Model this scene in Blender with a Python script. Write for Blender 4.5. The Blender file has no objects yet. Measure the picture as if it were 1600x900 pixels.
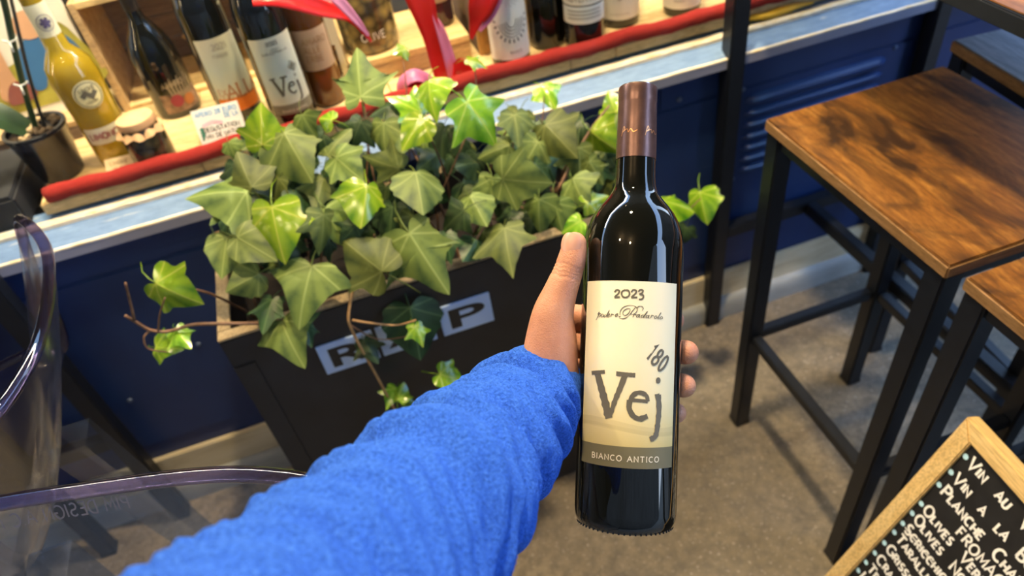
import bpy, bmesh, math, random
from mathutils import Vector, Matrix, noise

# ------------------------------------------------------------------ camera, world, lights
SC = bpy.context.scene
COL = SC.collection
F = 1131.0                                   # focal length in pixels of the 1600x900 frame
PITCH, ROLL, YAW = 0.7504, 0.1721, 0.2022
CAM = Vector((0, 0, 1.45))
_dn = Vector((math.sin(ROLL)*math.cos(PITCH), -math.cos(ROLL)*math.cos(PITCH), -math.sin(PITCH)))
_up = -_dn
_r0 = Vector((math.cos(ROLL), math.sin(ROLL), 0))
_f0 = _up.cross(_r0)
_X = _r0*math.cos(YAW) + _f0*math.sin(YAW)
_Y = _up.cross(_X)
ROT = Matrix((_X, _Y, _up))                  # camera axes -> world axes
cam = bpy.data.cameras.new('camera'); camo = bpy.data.objects.new('camera', cam); COL.objects.link(camo)
camo.matrix_world = Matrix.Translation(CAM) @ ROT.to_4x4()
cam.sensor_width = 36; cam.lens = F/1600*36; cam.clip_start = 0.02; cam.clip_end = 60
cam.dof.use_dof = True; cam.dof.focus_distance = 0.53; cam.dof.aperture_fstop = 6.7
SC.camera = camo; SC.cycles.transparent_max_bounces = 24

SC.view_settings.view_transform = 'Standard'; SC.view_settings.look = 'None'
SC.view_settings.gamma = 1; SC.view_settings.exposure = 0.45
SC.view_settings.use_curve_mapping = False

w = bpy.data.worlds.new('sky'); SC.world = w; w.use_nodes = True
nt = w.node_tree; nt.nodes.clear()
wo = nt.nodes.new('ShaderNodeOutputWorld'); wb = nt.nodes.new('ShaderNodeBackground')
wc = nt.nodes.new('ShaderNodeTexCoord'); ws = nt.nodes.new('ShaderNodeSeparateXYZ'); wr = nt.nodes.new('ShaderNodeValToRGB')
nt.links.new(wc.outputs['Generated'], ws.inputs[0]); nt.links.new(ws.outputs['Z'], wr.inputs[0])
wr.color_ramp.elements[0].position = 0.0; wr.color_ramp.elements[0].color = (.66, .80, 1, 1)
wr.color_ramp.elements[1].position = 0.6; wr.color_ramp.elements[1].color = (.34, .56, 1, 1)
nt.links.new(wr.outputs[0], wb.inputs[0]); wb.inputs[1].default_value = 5.2
nt.links.new(wb.outputs[0], wo.inputs[0])

def lamp(name, kind, loc, power, col, size=.05, aim=None, size_y=None):
    l = bpy.data.lights.new(name, kind); l.energy = power; l.color = col
    if kind == 'AREA':
        l.size = size
        if size_y: l.shape = 'RECTANGLE'; l.size_y = size_y
        else: l.shape = 'DISK'
    else: l.shadow_soft_size = size
    if kind == 'SPOT': l.spot_size = math.radians(150); l.spot_blend = .4
    o = bpy.data.objects.new(name, l); COL.objects.link(o); o.location = loc
    if aim: o.rotation_euler = (Vector(aim)-Vector(loc)).to_track_quat('-Z', 'Y').to_euler()
    return o
WARM = (1, .74, .42)
lamp('awning_lamp', 'SPOT', (.30, .86, 2.5), 128, WARM, .05, (.30, .7, 0))
lamp('festoon_lamp', 'POINT', (-.85, .15, 2.5), 18, WARM, .035)
lamp('festoon_lamp', 'POINT', (-.35, -.35, 2.55), 14, WARM, .035)
lamp('window_strip_lamp', 'AREA', (.15, 1.40, 1.95), 40, (1, .82, .55), 2.2, (.15, 1.38, .8), .06)

lamp('tube_lamp', 'AREA', (-2.3, .80, 1.62), 8, (1, .70, .34), .035, (.15, .35, 1.1), .9)

random.seed(7)
R = random.random
def U(a, b): return a+(b-a)*random.random()
def P(px, py, d):                             # a point seen along a ray, at depth d metres
    return CAM + ROT @ Vector(((px-800)*d/F, (450-py)*d/F, -d))
def ray(px, py): return ROT @ Vector((px-800, 450-py, -F))
def onplane(px, py, p0, n):
    d = ray(px, py); t = (p0-CAM).dot(n)/d.dot(n); return CAM + d*t
def depth(p): return -(ROT.transposed() @ (p-CAM)).z

# ------------------------------------------------------------------ materials
class N:
    def __init__(s, name):
        m = bpy.data.materials.new(name); m.use_nodes = True
        s.m = m; s.t = m.node_tree; s.b = s.t.nodes['Principled BSDF']; s.out = s.t.nodes['Material Output']
    def n(s, typ, **kw):
        nd = s.t.nodes.new('ShaderNode'+typ)
        for k, v in kw.items():
            if k[0] == '_': setattr(nd, k[1:], v)
        return nd
    def l(s, a, b): s.t.links.new(a, b)
    def val(s, a, sock):
        if hasattr(a, 'links') or hasattr(a, 'is_linked'): s.l(a, sock)
        else: sock.default_value = a
    def math(s, op, a, b=None, c=None, clamp=False):
        nd = s.n('Math'); nd.operation = op; nd.use_clamp = clamp
        s.val(a, nd.inputs[0])
        if b is not None: s.val(b, nd.inputs[1])
        if c is not None: s.val(c, nd.inputs[2])
        return nd.outputs[0]
    def coord(s, which='Object', scale=(1, 1, 1), loc=(0, 0, 0), rot=(0, 0, 0)):
        c = s.n('TexCoord'); mp = s.n('Mapping'); s.l(c.outputs[which], mp.inputs[0])
        mp.inputs['Scale'].default_value = scale; mp.inputs['Location'].default_value = loc; mp.inputs['Rotation'].default_value = rot
        return mp.outputs[0]
    def noise(s, vec, scale=5, detail=4, rough=.5, dist=0):
        nd = s.n('TexNoise'); s.l(vec, nd.inputs['Vector'])
        nd.inputs['Scale'].default_value = scale; nd.inputs['Detail'].default_value = detail
        nd.inputs['Roughness'].default_value = rough; nd.inputs['Distortion'].default_value = dist
        return nd.outputs[0]
    def ramp(s, fac, stops):
        nd = s.n('ValToRGB'); s.val(fac, nd.inputs[0]); e = nd.color_ramp.elements
        while len(e) < len(stops): e.new(.5)
        for i, (p, c) in enumerate(stops):
            e[i].position = p; e[i].color = (c[0], c[1], c[2], 1)
        return nd.outputs[0]
    def mix(s, fac, a, b):
        nd = s.n('Mix'); nd.data_type = 'RGBA'
        s.val(fac, nd.inputs[0])
        for v, k in ((a, 6), (b, 7)):
            if isinstance(v, tuple): nd.inputs[k].default_value = (*v, 1)
            else: s.l(v, nd.inputs[k])
        return nd.outputs[2]
    def color(s, c): 
        if isinstance(c, tuple): s.b.inputs['Base Color'].default_value = (*c, 1)
        else: s.l(c, s.b.inputs['Base Color'])
    def bump(s, h, strength=.3, dist=.002):
        nd = s.n('Bump'); s.l(h, nd.inputs['Height']); nd.inputs['Strength'].default_value = strength
        nd.inputs['Distance'].default_value = dist; s.l(nd.outputs[0], s.b.inputs['Normal'])
    def set(s, **kw):
        for k, v in kw.items(): s.val(v, s.b.inputs[k.replace('_', ' ')])
        return s

def plain(name, c, rough=.5, metal=0, var=.12, nscale=30, **kw):
    k = N(name); v = k.noise(k.coord(), nscale, 4)
    lo = tuple(x*(1-var) for x in c); hi = tuple(min(1, x*(1+var)) for x in c)
    k.color(k.ramp(v, [(.3, lo), (.7, hi)])); k.set(Roughness=rough, Metallic=metal, **kw)
    return k.m

def wood(name, stops, scale=(14, 1.2, 14), rough=.5, patch=None, bump=.15):
    k = N(name); v = k.coord('Object', scale)
    a = k.noise(v, 4, 8, .6, .6)
    col = k.ramp(a, stops)
    if patch:
        pv = k.noise(k.coord('Object', (5, 2.4, 5), (.37, .2, 0)), 2.3, 6, .62, .9)
        col = k.mix(k.ramp(pv, [(.44, (0, 0, 0)), (.60, (.95, .95, .95))]), col, patch)
    fine = k.noise(k.coord('Object', (scale[0]*9, scale[1]*5, scale[2]*9)), 5, 3)
    col = k.mix(k.ramp(fine, [(.40, (.38, .38, .38)), (.55, (0, 0, 0))]), col, tuple(x*.35 for x in stops[0][1]))
    k.color(col); k.set(Roughness=rough); k.bump(a, bump, .001)
    return k.m

M = {}
# concrete
k = N('concrete'); v = k.coord()
a = k.noise(v, 2.2, 8, .65); b = k.noise(v, 40, 6, .7); c = k.noise(v, 130, 2)
col = k.ramp(a, [(.3, (.155, .130, .092)), (.52, (.27, .232, .172)), (.72, (.40, .35, .27))])
col = k.mix(k.ramp(b, [(.38, (.7, .7, .7)), (.60, (0, 0, 0))]), col, (.13, .115, .095))
col = k.mix(k.ramp(c, [(.62, (0, 0, 0)), (.74, (.6, .6, .6))]), col, (.58, .54, .48))
st_ = k.noise(v, 5.5, 5, .6, .4)
col = k.mix(k.ramp(st_, [(.55, (0, 0, 0)), (.68, (.55, .55, .55))]), col, (.085, .080, .075))
k.color(col); k.set(Roughness=.85); k.bump(b, .4, .004); M['concrete'] = k.m
# navy paint
def navy(name, c1, c2):
    k = N(name); v = k.coord(); a = k.noise(v, 3, 6, .6); s = k.noise(k.coord('Object', (4, 1, 40)), 3, 4, .6)
    col = k.ramp(a, [(.3, c1), (.7, c2)])
    col = k.mix(k.ramp(s, [(.68, (0, 0, 0)), (.80, (.35, .35, .35))]), col, (.12, .18, .33))
    k.color(col); k.set(Roughness=.42); k.bump(a, .05, .003); return k.m
M['navy'] = navy('navy_paint', (.008, .026, .115), (.012, .042, .17))
M['louvre'] = navy('navy_paint_louvre', (.014, .05, .20), (.02, .065, .24))
# pale blue peeling paint
k = N('pale_blue_paint'); v = k.coord('Object', (3, 40, 40)); a = k.noise(v, 2.5, 7, .6, .5); b = k.noise(k.coord('Object', (9, 30, 30)), 3, 5, .6)
col = k.ramp(b, [(.3, (.125, .235, .46)), (.7, (.19, .325, .58))])
col = k.mix(k.ramp(a, [(.64, (0, 0, 0)), (.69, (1, 1, 1))]), col, (.58, .60, .62))
k.color(col); k.set(Roughness=.5); k.bump(a, .4, .003); M['paleblue'] = k.m
M['lilacgrey'] = plain('lilac_grey_paint', (.27, .30, .43), .5, var=.1, nscale=12)
k = N('cream_bead'); a = k.noise(k.coord('Object', (12, 60, 60)), 3, 6, .6)
k.color(k.ramp(a, [(.3, (.70, .55, .25)), (.5, (.88, .82, .66)), (.75, (.95, .93, .86))])); k.set(Roughness=.5); k.bump(a, .6, .003); M['cream'] = k.m
k = N('plinth_cream'); a = k.noise(k.coord('Object', (2.5, 6, 14)), 2.4, 6, .6)
k.color(k.ramp(a, [(.25, (.50, .43, .26)), (.5, (.70, .63, .44)), (.8, (.80, .75, .59))])); k.set(Roughness=.55); M['plinth'] = k.m
k = N('plinth_moulding'); a = k.noise(k.coord('Object', (3, 12, 12)), 2.4, 6, .6)
k.color(k.ramp(a, [(.3, (.30, .33, .34)), (.7, (.44, .47, .46))])); k.set(Roughness=.5); M['moulding'] = k.m
M['pine'] = wood('pine_board', [(.30, (.62, .42, .18)), (.5, (.78, .57, .28)), (.72, (.86, .68, .38))], (1.2, 14, 14), .55)
M['pine_y'] = wood('pine_frame', [(.30, (.60, .40, .15)), (.5, (.74, .52, .22)), (.72, (.82, .62, .30))], (14, 1.2, 1.2), .5)
M['pine_r'] = wood('pine_frame_rail', [(.30, (.60, .40, .15)), (.5, (.74, .52, .22)), (.72, (.82, .62, .30))], (16, 1.0, 16), .5, bump=.05)
M['pine_s'] = wood('pine_frame_stile', [(.30, (.60, .40, .15)), (.5, (.74, .52, .22)), (.72, (.82, .62, .30))], (16, 16, 1.0), .5, bump=.05)
M['crate'] = wood('crate_wood', [(.3, (.40, .27, .14)), (.5, (.55, .38, .20)), (.72, (.66, .48, .27))], (1.2, 14, 14), .6)
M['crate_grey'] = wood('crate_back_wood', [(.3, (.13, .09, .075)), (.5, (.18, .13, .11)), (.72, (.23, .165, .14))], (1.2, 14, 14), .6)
M['gold_wood'] = wood('golden_wood', [(.3, (.38, .20, .05)), (.5, (.50, .27, .08)), (.72, (.60, .35, .12))], (14, 14, 1.2), .5)
M['rustic'] = wood('rustic_brown_board', [(.28, (.095, .036, .008)), (.50, (.215, .088, .016)), (.75, (.40, .19, .040))], (26, 3.2, 26), .36, (.022, .011, .006))
M['rustic_sky_tint'] = wood('rustic_sky_tint_board', [(.30, (.10, .105, .125)), (.48, (.17, .18, .21)), (.72, (.27, .28, .32))], (22, 2, 22), .40)  # sky reflection on the far seat put into the board colour
M['rustic_edge'] = wood('rustic_edge_band', [(.30, (.17, .09, .035)), (.5, (.27, .15, .06)), (.72, (.36, .21, .10))], (6, 6, 40), .45)
M['rim'] = wood('raw_planter_rim', [(.3, (.20, .14, .075)), (.5, (.32, .24, .13)), (.72, (.42, .33, .19))], (6, 6, 10), .7)
M['steel'] = plain('black_steel', (.006, .0085, .0150), .40, 0, .2, 60)
M['black_paint'] = plain('black_planter_paint', (.009, .011, .015), .5, 0, .35, 14)
M['black_box'] = plain('black_box', (.018, .020, .026), .6, 0, .3, 20)
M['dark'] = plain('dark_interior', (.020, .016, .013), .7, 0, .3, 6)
M['darkblue'] = plain('dark_blue_card', (.02, .035, .085), .5, 0, .2, 20)
M['tile'] = plain('pale_blue_letter_tile', (.42, .58, .86), .35, 0, .04, 20)
M['ink'] = plain('black_print', (.012, .012, .013), .5)
M['ink_grey'] = plain('grey_print', (.115, .108, .080), .6)
M['ink_soft'] = plain('pale_grey_print', (.34, .33, .30), .6)
M['ink_cream'] = plain('cream_print', (.80, .76, .60), .6)
M['ink_red'] = plain('wine_red_print', (.28, .03, .05), .6)
M['ink_blue'] = plain('blue_pen', (.10, .36, .72), .6)
M['ink_orange'] = plain('orange_pen', (.85, .35, .05), .6)
M['ink_pink'] = plain('pink_pen', (.90, .50, .58), .6)
M['ink_brown'] = plain('brown_pen', (.24, .13, .05), .6)
M['chalk'] = plain('white_chalk', (.86, .86, .84), .9, 0, .08, 300)
M['chalk_blue'] = plain('pale_blue_chalk', (.46, .74, .92), .9)
M['slate'] = plain('black_chalkboard', (.010, .010, .011), .55, 0, .4, 40)
M['soil'] = plain('soil', (.020, .013, .009), .95, 0, .5, 60)
M['paper'] = plain('white_paper', (.80, .80, .76), .7, 0, .04, 30)
M['kraft'] = plain('kraft_paper', (.66, .50, .29), .8, 0, .1, 60)
M['screw'] = plain('screw_paint', (.10, .15, .27), .35, .3)
# stem
M['stem'] = plain('vine_stem', (.16, .085, .045), .6, 0, .4, 90)
M['stem_light'] = plain('dry_vine_stem', (.42, .25, .10), .6, 0, .3, 60)
# leaves
def leafmat(name, dark, mid, vein, rough, var):
    k = N(name); uv = k.n('UVMap'); uv.uv_map = 'UVMap'
    sp = k.n('SeparateXYZ'); k.l(uv.outputs[0], sp.inputs[0])
    x = k.math('ABSOLUTE', sp.outputs[0]); y = sp.outputs[1]
    ds = [x]
    for ang in (math.atan2(.36, .62), math.atan2(-.06, .46), math.atan2(.78, .5)):
        ds.append(k.math('ABSOLUTE', k.math('SUBTRACT', k.math('MULTIPLY', x, math.sin(ang)), k.math('MULTIPLY', y, math.cos(ang)))))
    d3 = k.math('ADD', ds[3], .02)
    mn = k.math('MINIMUM', k.math('MINIMUM', ds[0], ds[1]), k.math('MINIMUM', ds[2], d3))
    vm = k.ramp(mn, [(.003, (1, 1, 1)), (.022, (0, 0, 0))])
    halo = k.ramp(mn, [(.0, (1, 1, 1)), (.20, (0, 0, 0))])
    oi = k.n('ObjectInfo'); rnd = oi.outputs['Random']
    mp = k.n('Mapping'); k.l(uv.outputs[0], mp.inputs[0])
    cmb = k.n('CombineXYZ'); k.l(k.math('MULTIPLY', rnd, 37.), cmb.inputs[0]); k.l(cmb.outputs[0], mp.inputs['Location'])
    nz = k.noise(mp.outputs[0], 3.2, 4, .6)
    f = k.math('ADD', k.math('MULTIPLY', halo, .55), k.math('MULTIPLY', nz, .75))
    col = k.ramp(f, [(.28, dark), (.80, mid)])
    col = k.mix(vm, col, vein)
    hs = k.n('HueSaturation'); k.l(col, hs.inputs['Color'])
    k.l(k.math('ADD', k.math('MULTIPLY', rnd, var), 1-var*.55), hs.inputs['Value'])
    k.l(k.math('ADD', k.math('MULTIPLY', rnd, .03), .487), hs.inputs['Hue'])
    k.color(hs.outputs[0]); k.set(Roughness=rough); k.b.inputs['Specular IOR Level'].default_value = .32 if rough > .3 else .7
    k.b.inputs['Transmission Weight'].default_value = 0
    tr = k.n('BsdfTranslucent'); k.l(hs.outputs[0], tr.inputs[0])
    ms = k.n('MixShader'); ms.inputs[0].default_value = .12
    k.l(k.b.outputs[0], ms.inputs[1]); k.l(tr.outputs[0], ms.inputs[2]); k.l(ms.outputs[0], k.out.inputs[0])
    k.bump(k.math('ADD', vm, k.math('MULTIPLY', nz, .6)), .25, .001)
    return k.m
M['leaf'] = leafmat('ivy_leaf', (.015, .042, .012), (.120, .165, .036), (.215, .27, .080), .52, .75)
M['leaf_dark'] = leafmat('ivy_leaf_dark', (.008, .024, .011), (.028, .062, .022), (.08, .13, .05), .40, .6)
M['leaf_lime'] = leafmat('ivy_leaf_young', (.045, .17, .010), (.22, .39, .02), (.44, .54, .08), .20, .5)
# glass and bottles
def bottle_glass(name, c, rough=.03):
    k = N(name); v = k.noise(k.coord(), 3, 2)
    k.color(k.ramp(v, [(.3, tuple(x*.8 for x in c)), (.7, c)])); k.set(Roughness=rough)
    k.b.inputs['Specular IOR Level'].default_value = .6; k.b.inputs['Coat Weight'].default_value = .3; k.b.inputs['Coat Roughness'].default_value = .02
    return k.m
M['black_glass'] = bottle_glass('dark_bottle_glass', (.0035, .0040, .0028))
M['brown_glass'] = bottle_glass('amber_bottle_glass', (.13, .045, .008))
M['red_glass'] = bottle_glass('dark_red_bottle', (.05, .012, .012))
k = N('yellow_liqueur'); v = k.noise(k.coord(), 9, 3)
k.color(k.ramp(v, [(.3, (.40, .26, .012)), (.7, (.58, .44, .03))])); k.set(Roughness=.05); k.b.inputs['Transmission Weight'].default_value = .35; k.b.inputs['Coat Weight'].default_value = .6; M['yellow_liqueur'] = k.m
k = N('olive_jar'); v = k.n('TexVoronoi'); k.l(k.coord(), v.inputs['Vector']); v.inputs['Scale'].default_value = 55
k.color(k.ramp(v.outputs['Distance'], [(.1, (.30, .22, .07)), (.5, (.16, .12, .045)), (.8, (.04, .03, .015))])); k.set(Roughness=.08); k.b.inputs['Coat Weight'].default_value = .5; k.bump(v.outputs['Distance'], .2, .004); M['olives'] = k.m
k = N('dark_preserve'); v = k.n('TexVoronoi'); k.l(k.coord(), v.inputs['Vector']); v.inputs['Scale'].default_value = 70
k.color(k.ramp(v.outputs['Distance'], [(.1, (.085, .070, .03)), (.5, (.045, .038, .02)), (.8, (.02, .017, .01))])); k.set(Roughness=.08); k.b.inputs['Coat Weight'].default_value = .5; M['preserve'] = k.m
k = N('capsule_foil'); a = k.noise(k.coord('Object', (1, 1, 1)), 90, 4, .6); 
k.color(k.ramp(a, [(.3, (.13, .075, .070)), (.7, (.20, .115, .10))])); k.set(Roughness=.32, Metallic=.75); k.bump(a, .25, .0012); M['foil'] = k.m
M['foil_dark'] = plain('dark_capsule', (.02, .02, .025), .35, .3)
# the hero label print, by height on the label (UV y = 0..1)
k = N('vintage_label'); uv = k.n('UVMap'); sp = k.n('SeparateXYZ'); k.l(uv.outputs[0], sp.inputs[0]); u_, v_ = sp.outputs[0], sp.outputs[1]
wave = k.math('ADD', k.math('MULTIPLY', k.math('COSINE', k.math('MULTIPLY', k.math('SUBTRACT', u_, .15), 4.6)), .022), .238)
above = k.math('GREATER_THAN', v_, wave)
col = k.ramp(v_, [(.11, (.56, .47, .20)), (.23, (.70, .61, .31)), (.36, (.78, .72, .45)), (.60, (.84, .80, .57)), (1, (.85, .815, .61))])
w2 = k.math('ADD', wave, -.045)
b2 = k.math('MULTIPLY', k.math('LESS_THAN', v_, wave), k.math('GREATER_THAN', v_, w2))
col = k.mix(k.math('MULTIPLY', b2, .40), col, (.50, .43, .22))
w3 = k.math('ADD', k.math('MULTIPLY', k.math('SINE', k.math('ADD', k.math('MULTIPLY', u_, 4.0), 1.1)), .02), .20)
col = k.mix(k.math('MULTIPLY', k.math('LESS_THAN', k.math('ABSOLUTE', k.math('SUBTRACT', v_, w3)), .012), .25), col, (.45, .38, .18))
col = k.mix(k.math('LESS_THAN', v_, .113), col, (.150, .138, .075))
pap = k.noise(k.coord('Object'), 900, 3)
k.color(col); k.set(Roughness=.6); k.bump(pap, .15, .0003); M['hero_label'] = k.m
def gradlabel(name, stops):
    k = N(name); uv = k.n('UVMap'); sp = k.n('SeparateXYZ'); k.l(uv.outputs[0], sp.inputs[0])
    nd = k.ramp(sp.outputs[1], stops); k.color(nd); k.set(Roughness=.6); return k.m
M['label_orange'] = gradlabel('orange_foot_label', [(.0, (.80, .20, .02)), (.19, (.85, .24, .03)), (.20, (.66, .66, .50)), (.6, (.58, .66, .56)), (1, (.66, .64, .48))])
M['label_green'] = gradlabel('grey_foot_label', [(.0, (.20, .20, .13)), (.13, (.20, .20, .13)), (.14, (.62, .66, .52)), (.6, (.60, .68, .58)), (1, (.68, .66, .50))])
M['label_white'] = gradlabel('white_label', [(0, (.74, .72, .66)), (.5, (.70, .72, .70)), (1, (.62, .66, .68))])
M['label_cream'] = gradlabel('cream_label', [(0, (.72, .68, .50)), (1, (.70, .70, .54))])
M['label_yellow'] = gradlabel('round_label', [(0, (.66, .60, .30)), (1, (.72, .68, .42))])
M['label_kraft'] = gradlabel('kraft_label', [(0, (.36, .25, .16)), (1, (.46, .33, .22))])
M['label_floral'] = plain('floral_label', (.20, .12, .08), .6, 0, .9, 60)
# red velvet tube
k = N('red_velvet'); a = k.noise(k.coord(), 500, 3, .7)
k.color(k.ramp(a, [(.3, (.27, .007, .006)), (.7, (.46, .020, .012))])); k.set(Roughness=.85); k.b.inputs['Sheen Weight'].default_value = .3
k.b.inputs['Sheen Tint'].default_value = (1, .15, .1, 1); k.bump(a, .8, .004); M['velvet'] = k.m
k = N('red_plastic'); k.color(k.ramp(k.noise(k.coord(), 12, 2), [(.3, (.60, .012, .012)), (.7, (.70, .022, .02))])); k.set(Roughness=.22); M['redplastic'] = k.m
k = N('pink_plastic'); k.color(k.ramp(k.noise(k.coord(), 12, 2), [(.3, (.62, .16, .34)), (.7, (.72, .26, .44))])); k.set(Roughness=.22); M['pinkplastic'] = k.m
M['yellow'] = plain('yellow_strip', (.86, .52, .03), .5)
# clear polycarbonate and window glass
def clear(name, tint, gloss=.9, ior=1.5, rough=.02):
    k = N(name); t = k.t
    tr = k.n('BsdfTransparent'); tr.inputs[0].default_value = (*tint, 1)
    gl = k.n('BsdfGlossy'); gl.inputs['Roughness'].default_value = rough; gl.inputs[0].default_value = (gloss, gloss, gloss, 1)
    lw = k.n('LayerWeight'); lw.inputs[0].default_value = .5
    f0 = ((ior-1)/(ior+1))**2; fr = k.math('ADD', k.math('MULTIPLY', k.math('POWER', lw.outputs['Facing'], 4.), .75*gloss), f0)
    ms = k.n('MixShader'); k.l(fr, ms.inputs[0]); k.l(tr.outputs[0], ms.inputs[1]); k.l(gl.outputs[0], ms.inputs[2])
    k.l(ms.outputs[0], k.out.inputs[0]); return k.m
M['pane'] = clear('window_pane', (.97, .98, .97), .7, 1.25)
M['poly'] = clear('clear_polycarbonate', (.95, .955, .98), .95, 1.85, .16)
M['polyleg'] = clear('clear_polycarbonate_leg', (.74, .80, .92), .95, 2.0, .08)
M['polyrim'] = clear('polycarbonate_rim', (.50, .45, .62), .9, 1.7)
# fleece
k = N('blue_fleece'); v = k.coord(); a = k.noise(v, 520, 4, .75, .4); b = k.noise(v, 1500, 2, .7); c = k.noise(v, 14, 3)
h = k.math('ADD', k.math('MULTIPLY', a, .75), k.math('MULTIPLY', b, .35))
col = k.ramp(h, [(.40, (.018, .080, .48)), (.55, (.042, .165, .88)), (.70, (.09, .28, 1.0))])
k.color(col); k.set(Roughness=.95); k.b.inputs['Sheen Weight'].default_value = .15; k.b.inputs['Sheen Roughness'].default_value = .5; k.b.inputs['Specular IOR Level'].default_value = .1
k.b.inputs['Sheen Tint'].default_value = (.15, .45, 1, 1); k.bump(h, .8, .009); M['fleece'] = k.m
# skin
k = N('skin'); v = k.coord(); a = k.noise(v, 45, 4, .6); b = k.noise(v, 900, 3, .6); c = k.noise(v, 18, 2)
col = k.ramp(a, [(.3, (.44, .195, .115)), (.5, (.53, .25, .15)), (.72, (.60, .30, .185))])
col = k.mix(k.ramp(c, [(.5, (0, 0, 0)), (.75, (.4, .4, .4))]), col, (.50, .155, .105))
k.color(col); k.set(Roughness=.48); k.b.inputs['Subsurface Weight'].default_value = .12; k.b.inputs['Subsurface Radius'].default_value = (.008, .003, .0015)
k.b.inputs['Subsurface Scale'].default_value = .5
wv = k.n('TexWave'); k.l(k.coord('Object', (1, 1, 1)), wv.inputs['Vector']); wv.inputs['Scale'].default_value = 60; wv.inputs['Distortion'].default_value = 9
k.bump(k.math('ADD', b, k.math('MULTIPLY', a, 1.2)), .40, .0012); M['skin'] = k.m
M['nail'] = plain('nail', (.60, .32, .23), .30, 0, .05, 60)
# poster paints
M['poster_white'] = plain('poster_cream', (.74, .71, .62), .7, 0, .04)
M['p_blue'] = plain('poster_blue', (.035, .14, .34), .7, 0, .06)
M['p_flesh'] = plain('poster_flesh', (.60, .34, .20), .7, 0, .06)
M['p_green'] = plain('poster_green', (.36, .33, .05), .7, 0, .3)
M['p_brown'] = plain('poster_brown', (.25, .08, .07), .7)
M['facade'] = plain('street_facade', (.075, .07, .062), .8, 0, .3, 2)
M['awning'] = plain('awning_canvas', (.10, .085, .07), .8, 0, .1, 4)
M['orchid'] = plain('orchid_leaf', (.022, .055, .020), .42, 0, .3, 12)
M['bark'] = plain('bark_chips', (.12, .08, .045), .9, 0, .7, 60)
M['pot'] = plain('black_plastic_pot', (.014, .015, .020), .22, 0, .3, 20)
M['tie'] = plain('white_tie', (.72, .74, .68), .5)
M['cloth'] = plain('peach_paper_cover', (.70, .42, .22), .7, 0, .18, 40)
M['biscuit'] = plain('biscuit', (.40, .22, .07), .8, 0, .4, 30)

# ------------------------------------------------------------------ mesh helpers
def mk(name, verts, faces, mat, parent=None, smooth=False, uv=None, loc=None):
    me = bpy.data.meshes.new(name); me.from_pydata([tuple(v) for v in verts], [], faces); me.update()
    me.materials.append(mat)
    if smooth: me.polygons.foreach_set('use_smooth', [True]*len(me.polygons))
    if uv:
        lay = me.uv_layers.new(name='UVMap')
        for lp in me.loops: lay.data[lp.index].uv = uv[lp.vertex_index]
    o = bpy.data.objects.new(name, me); COL.objects.link(o)
    if parent: o.parent = parent
    if loc is not None: o.location = loc
    return o
def tag(o, label=None, cat=None, group=None, kind=None):
    for k_, v_ in (('label', label), ('category', cat), ('group', group), ('kind', kind)):
        if v_: o[k_] = v_
    return o
def thing(name, label, cat, loc=(0, 0, 0), rz=0, group=None):
    o = bpy.data.objects.new(name, None); COL.objects.link(o); o.location = loc; o.rotation_euler = (0, 0, rz)
    o.empty_display_size = .05
    return tag(o, label, cat, group)
def struct(name, verts, faces, mat, label=None, smooth=False):
    return tag(mk(name, verts, faces, mat, smooth=smooth), label, None, None, 'structure')
class G:
    def __init__(s): s.v = []; s.f = []
    def add(s, v, f):
        n = len(s.v); s.v += [tuple(x) for x in v]; s.f += [tuple(i+n for i in q) for q in f]; return s
    def box(s, x0, x1, y0, y1, z0, z1, b=0.0):
        if b <= 0:
            v = [(x, y, z) for z in (z0, z1) for y in (y0, y1) for x in (x0, x1)]
            return s.add(v, [(0, 2, 3, 1), (4, 5, 7, 6), (0, 1, 5, 4), (2, 6, 7, 3), (0, 4, 6, 2), (1, 3, 7, 5)])
        bm = bmesh.new(); bmesh.ops.create_cube(bm, size=1)
        for q in bm.verts:
            q.co = Vector(((x0+x1)/2+q.co.x*(x1-x0), (y0+y1)/2+q.co.y*(y1-y0), (z0+z1)/2+q.co.z*(z1-z0)))
        bmesh.ops.bevel(bm, geom=bm.edges[:], offset=b, segments=2, affect='EDGES')
        bm.verts.index_update()
        s.add([q.co[:] for q in bm.verts], [[q.index for q in f.verts] for f in bm.faces]); bm.free(); return s
    def lathe(s, prof, n=32, c=(0, 0)):
        v = []; f = []
        for r, z in prof:
            for i in range(n):
                a = 2*math.pi*i/n; v.append((c[0]+r*math.cos(a), c[1]+r*math.sin(a), z))
        for j in range(len(prof)-1):
            for i in range(n):
                k2 = (i+1) % n; f.append((j*n+i, j*n+k2, (j+1)*n+k2, (j+1)*n+i))
        f.append(tuple(range(n-1, -1, -1))); f.append(tuple((len(prof)-1)*n+i for i in range(n)))
        return s.add(v, f)
    def tube(s, pts, r, n=8, cap=True):
        pts = [Vector(p) for p in pts]; rr = r if isinstance(r, (list, tuple)) else [r]*len(pts)
        v = []; f = []; prev = None
        for i, p in enumerate(pts):
            t = (pts[min(i+1, len(pts)-1)]-pts[max(i-1, 0)]).normalized()
            if prev is None:
                a = t.cross(Vector((0, 0, 1)) if abs(t.z) < .9 else Vector((1, 0, 0))).normalized()
            else: a = (prev-t*prev.dot(t)).normalized()
            prev = a; b = t.cross(a)
            for q in range(n):
                an = 2*math.pi*q/n; v.append(p+(a*math.cos(an)+b*math.sin(an))*rr[i])
        for i in range(len(pts)-1):
            for q in range(n):
                k2 = (q+1) % n; f.append((i*n+q, i*n+k2, (i+1)*n+k2, (i+1)*n+q))
        if cap: f.append(tuple(range(n-1, -1, -1))); f.append(tuple((len(pts)-1)*n+q for q in range(n)))
        return s.add(v, f)
    def obj(s, name, mat, parent=None, smooth=False): return mk(name, s.v, s.f, mat, parent, smooth)
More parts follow.
